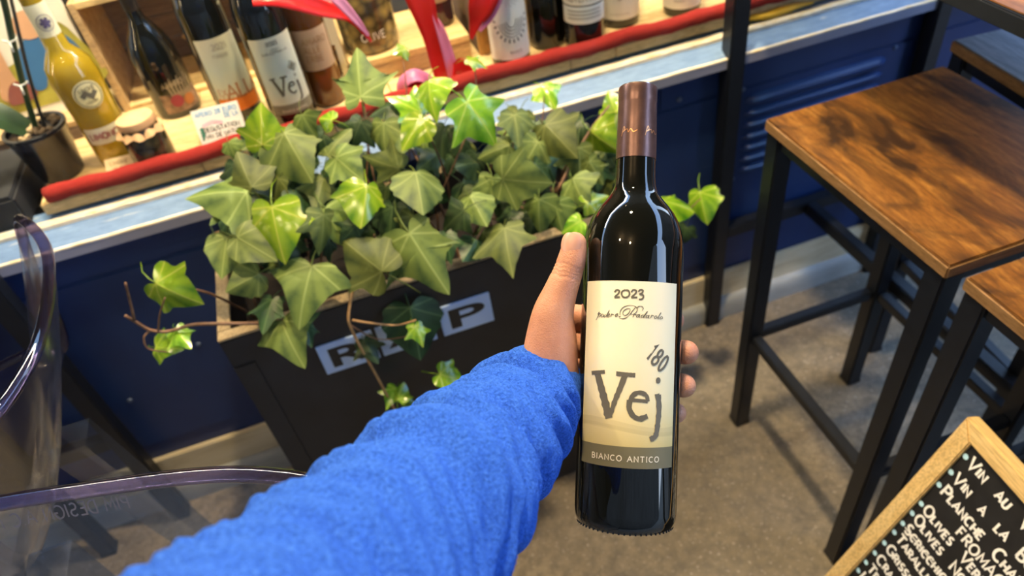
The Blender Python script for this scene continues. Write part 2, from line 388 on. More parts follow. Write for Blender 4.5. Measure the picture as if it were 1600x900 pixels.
def autosmooth(o, deg=40):
    me = o.data
    me.polygons.foreach_set('use_smooth', [True]*len(me.polygons))
    try: me.set_sharp_from_angle(angle=math.radians(deg))
    except Exception: pass
    return o
def crom(pts, per=6, closed=False):
    pts = [Vector(p) for p in pts]; n = len(pts); out = []
    rng = n if closed else n-1
    for i in range(rng):
        p0 = pts[(i-1) % n] if closed or i > 0 else pts[i]
        p1 = pts[i]; p2 = pts[(i+1) % n]
        p3 = pts[(i+2) % n] if closed or i+2 < n else p2
        for j in range(per):
            t = j/per; t2 = t*t; t3 = t2*t
            out.append(.5*((2*p1)+(p2-p0)*t+(2*p0-5*p1+4*p2-p3)*t2+(3*p1-p0-3*p2+p3)*t3))
    if not closed: out.append(pts[-1])
    return out
def copy_tree(o, parent=None):
    c = o.copy(); COL.objects.link(c)
    if parent: c.parent = parent
    for ch in list(o.children): copy_tree(ch, c)
    return c

# ------------------------------------------------------------------ lettering (strokes laid on a surface)
A = lambda cx, cy, rx, ry, a0, a1, n=10: [(cx+rx*math.cos(math.radians(a0+(a1-a0)*i/n)), cy+ry*math.sin(math.radians(a0+(a1-a0)*i/n))) for i in range(n+1)]
FONT = {
 'A': (.7, [[(0, 0), (.35, 1), (.7, 0)], [(.13, .36), (.57, .36)]]),
 'B': (.6, [[(.06, 0), (.06, 1)], [(.06, 1), (.3, 1)]+A(.3, .76, .22, .24, 90, -90)+[(.06, .52)], [(.3, .52)]+A(.3, .26, .27, .26, 90, -90)+[(.06, 0)]]),
 'C': (.68, [A(.38, .5, .36, .5, 50, 310, 16)]),
 'D': (.68, [[(.06, 0), (.06, 1), (.25, 1)]+A(.25, .5, .4, .5, 90, -90, 14)+[(.06, 0)]]),
 'E': (.55, [[(.52, 1), (.06, 1), (.06, 0), (.52, 0)], [(.06, .52), (.44, .52)]]),
 'F': (.52, [[(.52, 1), (.06, 1), (.06, 0)], [(.06, .52), (.42, .52)]]),
 'G': (.7, [A(.38, .5, .36, .5, 50, 330, 16)+[(.7, .45), (.46, .45)]]),
 'H': (.66, [[(.06, 0), (.06, 1)], [(.6, 0), (.6, 1)], [(.06, .5), (.6, .5)]]),
 'I': (.2, [[(.1, 0), (.1, 1)]]),
 'J': (.45, [[(.38, 1), (.38, .2)]+A(.2, .2, .18, .2, 0, -160, 8)]),
 'K': (.6, [[(.06, 0), (.06, 1)], [(.56, 1), (.08, .46), (.58, 0)]]),
 'L': (.52, [[(.06, 1), (.06, 0), (.5, 0)]]),
 'M': (.8, [[(.04, 0), (.1, 1), (.4, .3), (.7, 1), (.76, 0)]]),
 'N': (.7, [[(.06, 0), (.06, 1), (.64, 0), (.64, 1)]]),
 'O': (.76, [A(.38, .5, .36, .5, 90, 450, 20)]),
 'P': (.58, [[(.06, 0), (.06, 1), (.3, 1)]+A(.3, .74, .24, .26, 90, -90)+[(.06, .48)]]),
 'Q': (.78, [A(.38, .5, .36, .5, 90, 450, 20), [(.5, .2), (.76, -.06)]]),
 'R': (.62, [[(.06, 0), (.06, 1), (.3, 1)]+A(.3, .75, .24, .25, 90, -90)+[(.06, .5)], [(.28, .5), (.6, 0)]]),
 'S': (.56, [A(.28, .75, .23, .25, 40, 270, 10)+A(.28, .26, .24, .25, 90, -150, 10)[1:]]),
 'T': (.64, [[(.0, 1), (.64, 1)], [(.32, 1), (.32, 0)]]),
 'U': (.66, [[(.06, 1), (.06, .3)]+A(.33, .3, .27, .3, 180, 360, 10)+[(.6, 1)]]),
 'V': (.68, [[(0, 1), (.34, 0), (.68, 1)]]),
 'W': (.9, [[(0, 1), (.22, 0), (.45, .8), (.68, 0), (.9, 1)]]),
 'X': (.62, [[(0, 0), (.62, 1)], [(0, 1), (.62, 0)]]),
 'Y': (.62, [[(0, 1), (.31, .5), (.62, 1)], [(.31, .5), (.31, 0)]]),
 'Z': (.6, [[(.02, 1), (.58, 1), (.02, 0), (.6, 0)]]),
 '0': (.6, [A(.3, .5, .27, .5, 90, 450, 20)]), '1': (.32, [[(.02, .8), (.2, 1), (.2, 0)]]),
 '2': (.58, [A(.28, .72, .25, .28, 160, -30, 10)+[(.04, 0), (.56, 0)]]),
 '3': (.56, [A(.26, .76, .24, .24, 150, -90, 10)+A(.26, .26, .27, .26, 90, -150, 10)[1:]]),
 '8': (.58, [A(.29, .76, .22, .24, 90, 450, 16), A(.29, .26, .27, .26, 90, 450, 16)]),
 ' ': (.35, []), '.': (.2, [[(.08, 0), (.12, .05)]]), '-': (.4, [[(.05, .45), (.35, .45)]]), "'": (.2, [[(.1, 1), (.06, .8)]]),
 '&': (.7, [[(.65, .0), (.15, .75)]+A(.3, .8, .17, .2, 180, 0, 6)+[(.1, .3)]+A(.28, .22, .22, .22, 160, 380, 8)]),
}
def ribbon(g, pts, wd, put, seg=None):
    """a flat stroke of width wd (number or function of 0..1) along pts in (x, y), laid with put(x, y)"""
    pts = [Vector((p[0], p[1])) for p in pts]
    if seg:
        o = []
        for a, b in zip(pts, pts[1:]):
            n = max(1, int((b-a).length/seg))
            o += [a+(b-a)*i/n for i in range(n)]
        pts = o+[pts[-1]]
    n = len(pts); v = []; f = []
    for i, p in enumerate(pts):
        t0 = (p-pts[i-1]).normalized() if i else None
        t1 = (pts[i+1]-p).normalized() if i < n-1 else None
        t = ((t0 or t1)+(t1 or t0))
        t = t.normalized() if t.length > 1e-6 else (t0 or t1)
        nrm = Vector((-t.y, t.x))
        cs = 1.0
        if t0 and t1: cs = 1/max(.55, abs(nrm.dot(Vector((-t0.y, t0.x)))))
        h = (wd(i/(n-1)) if callable(wd) else wd)*.5*cs
        v.append(put(*(p+nrm*h))); v.append(put(*(p-nrm*h)))
    for i in range(n-1): f.append((2*i, 2*i+1, 2*i+3, 2*i+2))
    g.add(v, f)
def text(g, s, h, put, x=0, y=0, wd=.12, gap=.16, serif=0, jit=0, sx=1.0, seg=None):
    for ch in s:
        adv, st = FONT.get(ch, FONT[' '])
        jy = U(-jit, jit)*h; ja = U(-jit, jit)
        for pl in st:
            q = [(x+(px*sx+py*ja)*h, y+py*h+jy) for px, py in pl]
            ribbon(g, q, wd*h, put, seg)
            if serif:
                for e, nb in ((q[0], q[1]), (q[-1], q[-2])):
                    if abs(e[1]-nb[1]) > abs(e[0]-nb[0])*.9:
                        ribbon(g, [(e[0]-serif*h, e[1]), (e[0]+serif*h, e[1])], wd*h*.55, put)
        x += (adv*sx+gap)*h
    return x
def textlen(s, h, gap=.16, sx=1.0): return sum((FONT.get(c, FONT[' '])[0]*sx+gap)*h for c in s)-gap*h

# ------------------------------------------------------------------ setting
struct('floor', [(-4.4, -6.2, 0), (12, -6.2, 0), (12, 2.1, 0), (-4.4, 2.1, 0), (-4.4, -6.2, -.1), (12, -6.2, -.1), (12, 2.1, -.1), (-4.4, 2.1, -.1)],
       [(0, 1, 2, 3), (7, 6, 5, 4), (0, 4, 5, 1), (2, 6, 7, 3)], M['concrete'], 'worn grey brown concrete pavement in front of the shop')
WY = 1.19
g = G().box(-3, 3.2, WY, WY+.10, 0, .755)
wall = g.obj('wall_back', M['navy']); tag(wall, 'dark navy painted panelling under the shop window', None, None, 'structure')
for x0, x1 in ((-2.2, -.86), (-.853, .40), (.407, .785), (.793, 1.215), (1.222, 2.2)):
    autosmooth(G().box(x0, x1, WY-.004, WY+.01, .20, .662, .002).obj('panel', M['navy'], wall))
for x0, x1 in ((-2.2, .606), (.61, 2.2)):
    autosmooth(G().box(x0, x1, WY-.003, WY+.01, .668, .735, .0015).obj('panel', M['navy'], wall))
def louvre(z, h, big):
    pts = []; g = G(); x0, x1 = .806, 1.148
    n = 24; v = []; f = []; m = 6
    for i in range(n+1):
        x = x0+(x1-x0)*i/n
        e = min(1, min(i, n-i)/2.2); e = math.sqrt(max(0, 1-(1-e)**2)) if e < 1 else 1
        for j in range(m+1):
            t = j/m
            v.append((x, WY-.004-(.016 if big else .012)*e*math.sin(math.pi*min(1, t*.8+.06))*(1 if t < .999 else 0), z+(t-.5)*h*(.35+.65*e)))
    for i in range(n):
        for j in range(m): a = i*(m+1)+j; f.append((a, a+m+1, a+m+2, a+1))
    return mk('louvre', v, f, M['louvre'], wall, True)
for i, z in enumerate((.632, .600, .571, .542, .513, .484, .456)): louvre(z, .026 if i == 0 else .017, i == 0)
for x, z in ((.652, .681), (.798, .662), (1.166, .655), (.793, .437), (.62, .44), (-.6, .35), (-.42, .44), (-.35, .30)):
    g = G(); v = []; f = []
    for j, (r, y) in enumerate(((.006, 0), (.0055, -.002), (.003, -.0035))):
        for i in range(10): a = i*math.pi/5; v.append((x+r*math.cos(a), WY-.004+y, z+r*math.sin(a)))
    for j in range(2):
        for i in range(10): f.append((j*10+i, j*10+(i+1) % 10, j*10+10+(i+1) % 10, j*10+10+i))
    f.append(tuple(20+i for i in range(10)))
    mk('screw', v, f, M['screw'], wall, True)
# plinth: cream band with a rounded grey-blue foot
g = G().box(-3, 3.2, WY-.012, WY, .055, .155, .003)
bb = autosmooth(g.obj('baseboard_back', M['plinth'])); tag(bb, 'cream stained skirting band at the foot of the navy wall', None, None, 'structure')
prof = [(WY, .07), (WY-.014, .068), (WY-.024, .060), (WY-.028, .045), (WY-.028, .0), (WY, 0)]
v = [(x, y, z) for x in (-3, 3.2) for y, z in prof]; n = len(prof)
o = mk('moulding', v, [(i, (i+1) % n, n+(i+1) % n, n+i) for i in range(n)], M['moulding'], bb); autosmooth(o, 50)
# sill
def extrude_x(name, prof, mat, x0=-3, x1=3.2, parent=None, seg=1):
    n = len(prof); xs = [x0+(x1-x0)*i/seg for i in range(seg+1)]
    v = [(x, y+noise.noise((x*30, y*9, z*9))*.0012*(seg > 1), z+noise.noise((x*24, 7+y, z))*.0012*(seg > 1)) for x in xs for y, z in prof]
    f = [(s*n+i, s*n+(i+1) % n, (s+1)*n+(i+1) % n, (s+1)*n+i) for s in range(seg) for i in range(n)]
    f += [tuple(range(n))[::-1], tuple(seg*n+i for i in range(n))]
    return mk(name, v, f, mat, parent)
sill = extrude_x('trim_1', [(WY+.06, .735), (1.160, .735), (1.160, .756), (1.196, .773), (1.205, .78), (WY+.06, .78)], M['paleblue'], seg=160)
tag(sill, 'pale blue peeling painted ledge below the shop window', None, None, 'structure')
extrude_x('sill_face', [(1.1595, .7352), (1.1575, .7355), (1.1575, .7545), (1.1595, .7547)], M['lilacgrey'], parent=sill)
extrude_x('edge_line', [(1.1595, .7545), (1.1570, .7548), (1.1575, .7575), (1.162, .7585)], M['cream'], parent=sill, seg=160)
win = extrude_x('window_1', [(1.199, .775), (1.199, .7815), (1.203, .786), (1.211, .786), (1.211, .775)], M['cream'], seg=200)
tag(win, 'shop window with cream glazing bead along the ledge', None, None, 'structure')
G().box(-3, 3.2, 1.2065, 1.2105, .785, 2.3).obj('pane', M['pane'], win)
# inside of the display window
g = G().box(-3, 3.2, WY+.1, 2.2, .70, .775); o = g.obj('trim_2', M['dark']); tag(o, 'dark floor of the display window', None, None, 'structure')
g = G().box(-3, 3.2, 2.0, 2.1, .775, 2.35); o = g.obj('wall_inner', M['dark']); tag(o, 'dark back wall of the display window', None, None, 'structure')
# street around: awning overhead, shopfront above, facade across the street, side walls added to cut the sky
g = G().box(-4.2, 2.2, -1.5, 2.1, 2.75, 2.80); o = g.obj('ceiling', M['awning']); tag(o, 'dark awning above the terrace', None, None, 'structure')
g = G().box(-4.4, 6.5, -6.2, -6, 0, 9); o = g.obj('wall_front', M['facade']); tag(o, 'unseen house front across the street, tall and dark for the bottle reflection', None, None, 'structure')  # height and dark tone chosen to darken the middle of the bottle's reflection

g = G().box(4.3, 4.5, -1.9, 2.1, 0, 3.3); o = g.obj('wall_right_skyblock', M['facade']); tag(o, 'unseen wall added to narrow the sky band reflected in the bottle', None, None, 'structure')  # added out of view so the bottle mirrors only a narrow strip of sky
g = G().box(-4.4, -4.2, -6, 2.1, 0, 9); o = g.obj('wall_left_skyblock', M['facade']); tag(o, 'unseen wall added to block skylight from the left', None, None, 'structure')  # added out of view to keep sky off the left, leaving cool light rightward

# ------------------------------------------------------------------ display shelf and what stands on it
SZ = .81
shelf = thing('display_shelf', 'long pale pine display shelf inside the shop window, edged with red velvet', 'shelf', (0, 1.225, .787))
for x0, x1 in ((-.535, -.263), (-.2615, .098), (.0995, .438), (.4395, .532), (.5335, .92), (.9215, 1.6)):
    autosmooth(G().box(x0, x1, 0, .42, 0, SZ-.787+U(-.0006, 0), .0015).obj('plank', M['pine'], shelf))
for x in (-.45, .1, .7, 1.3): G().box(x-.02, x+.02, .03, .40, -.012, 0).obj('batten', M['crate'], shelf)
pts = [(-.517+i*.0125, 1.2265+.002*math.sin(i*.31), SZ+.0128+.0016*math.sin(i*.53)+.0008*R()) for i in range(142)]
g = G().tube(pts, [.0138+.0009*math.sin(i*1.3)+.0006*R() for i in range(142)], 14)
o = g.obj('velvet_garland', M['velvet'], None, True); tag(o, 'red velvet tube garland along the front edge of the pine shelf', 'garland')
g = G().tube([(.80+i*.01, 1.2145+.001*math.sin(i), .795+.0015*math.sin(i*.7)) for i in range(17)], [.002+.006*math.sin(math.pi*(i+.5)/17) for i in range(17)], 10)
o = g.obj('yellow_ribbon', M['yellow'], None, True); tag(o, 'yellow ribbon strip under the red garland behind the tall table post', 'ribbon')

def bottle(name, label, loc, prof, mat, cap=None, capmat='foil_dark', labels=(), rz=0, group=None, n=36):
    """lathe bottle; labels: (z0, z1, half angle, centre angle, material)"""
    t = thing(name, label, 'bottle', loc, rz, group)
    autosmooth(G().lathe(prof, n).obj('glass_body', M[mat], t), 50)
    if cap: autosmooth(G().lathe(cap, n).obj('capsule', M[capmat], t), 50)
    for (z0, z1, ha, ca, lm) in labels:
        r = max(p[0] for p in prof if z0-.02 <= p[1] <= z1+.02)+.0004
        curved_label(t, r, z0, z1, ha, ca, M[lm])
    return t
def curved_label(t, r, z0, z1, ha, ca, mat, name='paper_label', nv=2):
    v = []; uv = []; f = []; n = 24
    for i in range(n+1):
        a = ca-ha+2*ha*i/n
        for j in range(nv+1):
            v.append((r*math.sin(a), -r*math.cos(a), z0+(z1-z0)*j/nv)); uv.append(((i/n), j/nv))
    for i in range(n):
        for j in range(nv): q = i*(nv+1)+j; f.append((q, q+nv+1, q+nv+2, q+1))
    return mk(name, v, f, mat, t, True, uv)
def put_cyl(r, ca, zc):                         # text coordinates on a cylinder facing -y
    return lambda x, y: (r*math.sin(ca+x/r), -r*math.cos(ca+x/r), zc+y)
def wine(r, h, sh=.63, neck=.38):
    """claret bottle profile"""
    hs = h*sh; rn = r*neck
    return [(0.0, .004), (r*.55, .004), (r*.86, 0), (r*.97, .004), (r, .012), (r, hs*.5), (r, hs), (r*.97, hs+.012), (r*.88, hs+.028), (r*.70, hs+.044), (r*.52, hs+.055), (rn*1.08, hs+.068), (rn, hs+.085), (rn, h-.03), (rn*1.12, h-.028), (rn*1.12, h-.012), (rn, h-.01), (rn, h), (0, h)]

def face_cam(x, y): return math.atan2(-(0-x), -(y)) if False else math.atan2(x, y)
def facing(x, y): return -math.atan2(x, y)      # rz that turns local -y to the camera

# yellow liqueur bottle
r = .037
prof = [(0, .004), (r*.7, .004), (r*.94, 0), (r, .008), (r, .10), (r*1.04, .13), (r*1.08, .16), (r*.98, .185), (r*.72, .20), (r*.50, .212), (r*.45, .25), (r*.42, .30), (r*.46, .305), (r*.46, .33), (0, .33)]
x, y = -.405, 1.322
t = bottle('liqueur_bottle', 'yellow lemon liqueur bottle with a round label beside the orchid pot', (x, y, SZ), prof, 'yellow_liqueur', None, labels=(), rz=facing(x, y)+.1)
# round label discs on the curved body
def disc_label(t, r, zc, rad, mat, ca=0, name='round_label', off=.0006):
    v = [(r*math.sin(ca), -r*math.cos(ca)-0, zc)]; f = []; n = 28; rr = r+off; v = [(rr*math.sin(ca), -rr*math.cos(ca), zc)]; uv = [(.5, .5)]
    for ring in (.5, 1):
        for i in range(n):
            a = 2*math.pi*i/n; xx = rad*ring*math.cos(a); v.append((rr*math.sin(ca+xx/rr), -rr*math.cos(ca+xx/rr), zc+rad*ring*math.sin(a))); uv.append((.5+.5*ring*math.cos(a), .5+.5*ring*math.sin(a)))
    for i in range(n):
        f.append((0, 1+i, 1+(i+1) % n)); f.append((1+i, 1+n+i, 1+n+(i+1) % n, 1+(i+1) % n))
    return mk(name, v, f, mat, t, True, uv)
disc_label(t, r*1.06, .138, .024, M['label_yellow'], off=.0012)
put = put_cyl(r*1.06+.0022, 0, .138)
g = G(); ribbon(g, A(0, 0, .021, .021, 0, 360, 30), .0016, put); text(g, 'LIMONE', .006, put, -.012, .007, .18); ribbon(g, [(-.012, -.002), (-.004, .004), (.004, -.004), (.013, .003)], .008, put); text(g, 'LIQUORE', .004, put, -.010, -.014, .18)
g.obj('label_print', M['ink_grey'], t)
v_ = curved_label(t, r+.0002, .048, .078, 1.15, 0, M['label_cream'])
g = G(); text(g, 'LIMONCINO', .011, put_cyl(r+.0010, 0, .058), -.036, 0, .2); g.obj('label_print', M['ink_red'], t)
curved_label(t, r*.455+.0006, .228, .285, 1.3, 0, M['label_cream'], 'neck_label')
g = G(); put = put_cyl(r*.46+.0020, 0, .256)
ribbon(g, A(0, 0, .0125, .0125, 0, 360, 24), .001, put)
for i in range(6):
    a = i*math.pi/3; ribbon(g, [(0, 0), (.0085*math.cos(a), .0085*math.sin(a))], .005, put)
g.obj('flower_emblem', plain('violet_print', (.09, .07, .17), .6), t)
# orchid in a black pot
pot = thing('orchid_pot', 'potted orchid with one broad leaf and tied stem in a black plastic pot', 'plant', (-.507, 1.318, SZ))
autosmooth(G().lathe([(0, 0), (.034, 0), (.037, .004), (.050, .088), (.052, .090), (.052, .096), (.046, .096), (.043, .085), (0, .085)], 32).obj('pot', M['pot'], pot), 40)
for i in range(26):
    a = R()*6.28; q = math.sqrt(R())*.038; bx, by = q*math.cos(a), q*math.sin(a); l = U(.006, .012)
    bm_ = G().box(-l, l, -l*.4, l*.4, -.003, .004, .0015); o = bm_.obj('bark_chip', M['bark'] if i % 4 else M['kraft'], pot); o.location = (bx, by, .089+U(0, .006)); o.rotation_euler = (U(-.5, .5), U(-.5, .5), R()*6)
st = crom([(.0, .0, .085), (.024, -.010, .16), (.056, -.034, .24), (.090, -.058, .32), (.120, -.066, .42)], 8)
autosmooth(G().tube(st, .0048, 10).obj('stem', M['orchid'], pot), 60)
g = G().tube(crom([(.012, .010, .085), (.034, .024, .18), (.066, .056, .30), (.098, .075, .42)], 8), .0030, 8); g.obj('support_stick', M['ink'], pot, True)
for z, xx in ((.175, .030), (.25, .060)):
    yy = -.020 if z < .2 else -.042; g = G().tube([(xx-.010, yy-.004, z+.006), (xx-.003, yy-.003, z), (xx+.006, yy, z+.001), (xx+.010, yy, z+.004)], .0016, 6)
    g.tube([(xx-.002, yy-.004, z), (xx-.004, yy-.006, z-.014)], .0016, 6); g.obj('plant_tie', M['tie'], pot, True)
def blade(ctrl, wid, th=.002, up=Vector((0, 0, 1)), n=16, fold=.15):
    """long leaf along a curve"""
    c = crom(ctrl, n//(len(ctrl)-1)+1); v = []; f = []; m = 4; L = len(c)
    for i, p in enumerate(c):
        t = (c[min(i+1, L-1)]-c[max(i-1, 0)]).normalized(); sd = t.cross(up).normalized(); nr = sd.cross(t)
        s = i/(L-1); ww = wid*math.sin(math.pi*min(1, .12+s*.88))**.7
        for j in range(-m, m+1): q = j/m; v.append(p+sd*ww*q+nr*fold*ww*abs(q))
    k2 = 2*m+1
    for i in range(L-1):
        for j in range(2*m): a = i*k2+j; f.append((a, a+1, a+k2+1, a+k2))
    return v, f
v, f = blade([(-.008, 0, .090), (-.045, -.005, .136), (-.085, -.01, .155), (-.14, -.02, .165)], .030, up=Vector((0, -.3, 1)))
o = mk('leaf', v, f, M['orchid'], pot, True)
# preserve jar with paper cover
x, y = -.338, 1.268
t = thing('preserve_jar', 'small dark preserve jar under a peach paper cover', 'jar', (x, y, SZ))
autosmooth(G().lathe([(0, 0), (.031, 0), (.036, .004), (.0365, .062), (.033, .072), (.030, .078), (0, .078)], 32).obj('glass_body', M['preserve'], t), 45)
n = 48; v = []; f = []
for j, (rr, z, am) in enumerate(((.0, .091, 0), (.023, .091, 0), (.0305, .089, 0), (.0325, .081, 0), (.0305, .075, .0005), (.0355, .070, .0022), (.040, .063, .0036))):
    for i in range(n):
        a = 2*math.pi*i/n; v.append(((rr+am*math.sin(a*11))*math.cos(a), (rr+am*math.sin(a*11))*math.sin(a), z+am*.5*math.cos(a*7)))
for j in range(6):
    for i in range(n): f.append((j*n+i, j*n+(i+1) % n, (j+1)*n+(i+1) % n, (j+1)*n+i))
autosmooth(mk('paper_cover', v, f, M['cloth'], t), 60)
G().tube([(.0315*math.cos(a*.2618), .0315*math.sin(a*.2618), .0765) for a in range(25)], .0012, 6).obj('string', M['ink_brown'], t, True)
# open wooden crate on its side, dark bottle in it
CX0, CX1, CY0, CY1, CZ1 = -.412, .036, 1.505, 1.70, 1.028
crate = thing('wine_crate', 'open pine wine crate lying on its side behind the dark bottles', 'crate', (-.2, 1.46, SZ))
def cb(x0, x1, y0, y1, z0, z1, m, nm): return autosmooth(G().box(x0+.2, x1+.2, y0-1.46, y1-1.46, z0-SZ, z1-SZ, .0012).obj(nm, M[m], crate))
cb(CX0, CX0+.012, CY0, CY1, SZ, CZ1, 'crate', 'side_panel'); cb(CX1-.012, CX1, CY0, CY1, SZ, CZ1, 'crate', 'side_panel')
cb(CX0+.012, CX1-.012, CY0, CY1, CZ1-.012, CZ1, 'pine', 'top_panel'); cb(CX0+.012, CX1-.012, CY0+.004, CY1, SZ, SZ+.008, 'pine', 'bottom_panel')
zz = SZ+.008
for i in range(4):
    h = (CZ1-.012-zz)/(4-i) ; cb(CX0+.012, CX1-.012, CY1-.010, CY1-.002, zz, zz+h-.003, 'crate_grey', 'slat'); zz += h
x, y = -.300, 1.49
r = .042
t = bottle('swing_bottle', 'slim necked dark bottle with a floral label before the open wooden crate', (x, y-.035, SZ),
   [(0, .003), (r*.7, .003), (r*.95, 0), (r, .008), (r, .10), (r*.97, .125), (r*.80, .150), (r*.5, .172), (r*.34, .186), (r*.30, .20), (r*.30, .30), (r*.36, .302), (r*.36, .32), (0, .32)], 'black_glass',
   [(r*.31, .20), (r*.325, .202), (r*.325, .305), (r*.38, .306), (r*.38, .325), (0, .325)], 'foil_dark', rz=facing(x, y)+.15)
curved_label(t, r+.0004, .012, .050, .95, .15, M['label_floral'])
g = G(); put = put_cyl(r+.0012, .1, .04)
for i in range(7): ribbon(g, [(-.012+i*.006, .0), (-.015+i*.007, .02), (-.016+i*.008, .034+.006*(i % 2))], lambda s: .005*(1-s*.7), put)
text(g, 'AMARO', .010, put, -.026, .022, .2); g.obj('flower_print', plain('tan_print', (.26, .20, .13), .6), t)
disc_label(t, r+.001, .035, .012, M['ink_red'], -.12, 'fruit_print'); disc_label(t, r+.001, .030, .011, plain('orange_print', (.40, .14, .04), .6), .42, 'fruit_print')
# folded wooden stand in the crate
g = G(); v = [(-.255, 1.60, SZ+.065), (-.215, 1.575, SZ+.035), (-.175, 1.60, SZ+.065)]
t = thing('folding_stand', 'small folding wooden stand at the back of the crate', 'stand', (-.225, 1.63, SZ+.008))
for s in (-1, 1):
    o = G().box(-.030, .030, -.004, .004, 0, .007, .001).obj('leg', M['crate'], t); o.location = (s*.024, .01, .040); o.rotation_euler = (0, -s*.62, s*.35)
autosmooth(G().box(-.010, .010, -.006, .012, 0, .042, .001).obj('post', M['crate_grey'], t))

def print_hero(t, r, z0, hgt, W, sc, mats, name='lettering', small=True):
    """the wine label's words, laid on a label of height hgt whose foot is at z0"""
    pass
# two standing wine bottles from the same grower
def shelf_wine(name, label, x, y, r, h, mat, lab, z0, z1, ha, rz=0, capm='foil', group=None, zbase=SZ):
    return bottle(name, label, (x, y, zbase), wine(r, h), mat, [(r*.385, h-.085), (r*.40, h-.084), (r*.40, h-.03), (r*.455, h-.029), (r*.455, h-.011), (r*.41, h-.01), (r*.41, h+.002), (0, h+.002)], capm,
                  labels=((z0, z1, ha, 0, lab),) if lab else (), rz=facing(x, y)+rz, group=group)
r = .040
t = shelf_wine('wine_bottle', 'dark wine bottle with an orange footed label behind the handwritten price card', -.178, 1.352, r, .33, 'black_glass', 'label_orange', .030, .168, .98, .12)
put = put_cyl(r+.0012, 0, .030)
g = G(); text(g, '2021', .010, put, -.012, .118, .14); text(g, 'PODERE', .006, put, -.016, .104, .12); g.obj('lettering', M['ink_soft'], t)
g = G(); text(g, 'ALLA', .026, put, -.018, .026, .13, serif=.1, gap=.08); text(g, 'EX', .012, put, -.034, .034, .1)
for i in range(10): ribbon(g, [(-.036+i*.008, .024), (-.034+i*.008, .030+.004*(i % 3))], .0012, put)
g.obj('lettering', plain('rust_print', (.42, .17, .07), .6), t)
r = .0405
tv = shelf_wine('wine_bottle', 'dark wine bottle on the shelf with the same pale label as the held one', -.083, 1.282, r, .33, 'black_glass', 'label_green', .032, .172, 1.0, .1)

# amber bottle with kraft label, carton of biscuits, jar of olives
x, y = -.015, 1.324
t = shelf_wine('amber_bottle', 'amber glass bottle with a kraft paper label beside the biscuit carton', x, y, .033, .30, 'brown_glass', 'label_kraft', .075, .150, 1.2)
g = G(); put = put_cyl(.0342, 0, .112); [text(g, s_, .011, put, -.018, q, .12) for s_, q in (('AMARO', .012), ('ALLE', -.004), ('ERBE', -.020))]; g.obj('lettering', M['ink_brown'], t)
t = thing('biscuit_carton', 'cream carton with a window showing ring biscuits behind the amber bottle', 'box', (-.012, 1.385, SZ), -.02)
bx0, bx1, bz1 = -.048, .048, .19
g = G().box(bx0, bx1, 0, .06, .075, bz1, .001); autosmooth(g.obj('carton_top', M['label_cream'], t))
for a0, a1 in ((bx0, bx0+.012), (bx1-.012, bx1)): G().box(a0, a1, 0, .06, 0, .075).obj('carton_side', M['label_cream'], t)
G().box(bx0+.012, bx1-.012, 0, .06, 0, .008).obj('carton_base', M['label_cream'], t)
G().box(bx0+.012, bx1-.012, .05, .06, .008, .075).obj('carton_back', M['dark'], t)
for j in range(3):
    for i in range(2):
        g = G(); q = 16; g.tube([(-.018+i*.036+.013*math.cos(a*.3927), .022+.006*math.sin(a), .019+j*.022+.004*math.sin(a*.3927)) for a in range(17)], .0085, 8); g.obj('ring_biscuit', M['biscuit'], t, True)
g = G(); put = lambda x_, y_: (x_, -.0006, y_)
text(g, 'BISCOTTI', .015, put, -.038, .150, .1, gap=.1)
for i in range(6): ribbon(g, [(-.040, .132-i*.007), (.030-U(0, .02), .132-i*.007)], .0018, put)
g.obj('lettering', M['ink_soft'], t)
t = thing('olive_jar', 'big glass jar of green olives on the low wooden riser', 'jar', (.097, 1.412, .856))
autosmooth(G().lathe([(0, .002), (.044, .002), (.050, 0), (.054, .006), (.055, .02), (.055, .15), (.048, .17), (.044, .18), (.044, .20), (0, .20)], 36).obj('glass_body', M['olives'], t), 45)
autosmooth(G().lathe([(.046, .182), (.047, .184), (.047, .216), (0, .206)], 30).obj('lid', M['gold_wood'], t), 45)
g = G(); text(g, 'OLIVE', .014, put_cyl(.0562, 0, .030), -.022, 0, .12); g.obj('lettering', M['paper'], t)
# riser
t = thing('display_riser', 'low pine riser board under the olive jar', 'riser', (.115, 1.342, SZ))
autosmooth(G().box(-.075, .162, 0, .30, .034, .046, .001).obj('top_board', M['pine'], t)); autosmooth(G().box(-.075, .162, .002, .014, 0, .034).obj('front_board', M['crate'], t))
for x_ in (-.075, .150): autosmooth(G().box(x_, x_+.012, .014, .30, 0, .034).obj('side_board', M['crate'], t))
t = shelf_wine('red_bottle', 'small dark red bottle standing on the wooden riser', .243, 1.43, .028, .25, 'red_glass', 'label_kraft', .05, .12, .9, zbase=.856)
t = thing('navy_box', 'dark navy gift box standing behind the olive jar', 'box', (.185, 1.535, .856))
autosmooth(G().box(-.045, .04, 0, .08, 0, .14, .002).obj('box_body', M['darkblue'], t)); autosmooth(G().box(-.046, .041, -.001, .081, .14, .17, .002).obj('lid', M['darkblue'], t))
t = thing('wooden_case', 'golden wooden bottle case standing behind the white sun label bottle', 'box', (.325, 1.335, SZ))
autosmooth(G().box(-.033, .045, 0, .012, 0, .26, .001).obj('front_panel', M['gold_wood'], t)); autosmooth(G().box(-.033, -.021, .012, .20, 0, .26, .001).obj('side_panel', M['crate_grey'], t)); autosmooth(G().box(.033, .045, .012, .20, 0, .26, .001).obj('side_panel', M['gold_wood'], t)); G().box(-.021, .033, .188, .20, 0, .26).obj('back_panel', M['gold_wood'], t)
t = thing('wooden_case', 'golden wooden case with a knot between the two dark bottles', 'box', (.50, 1.36, SZ))
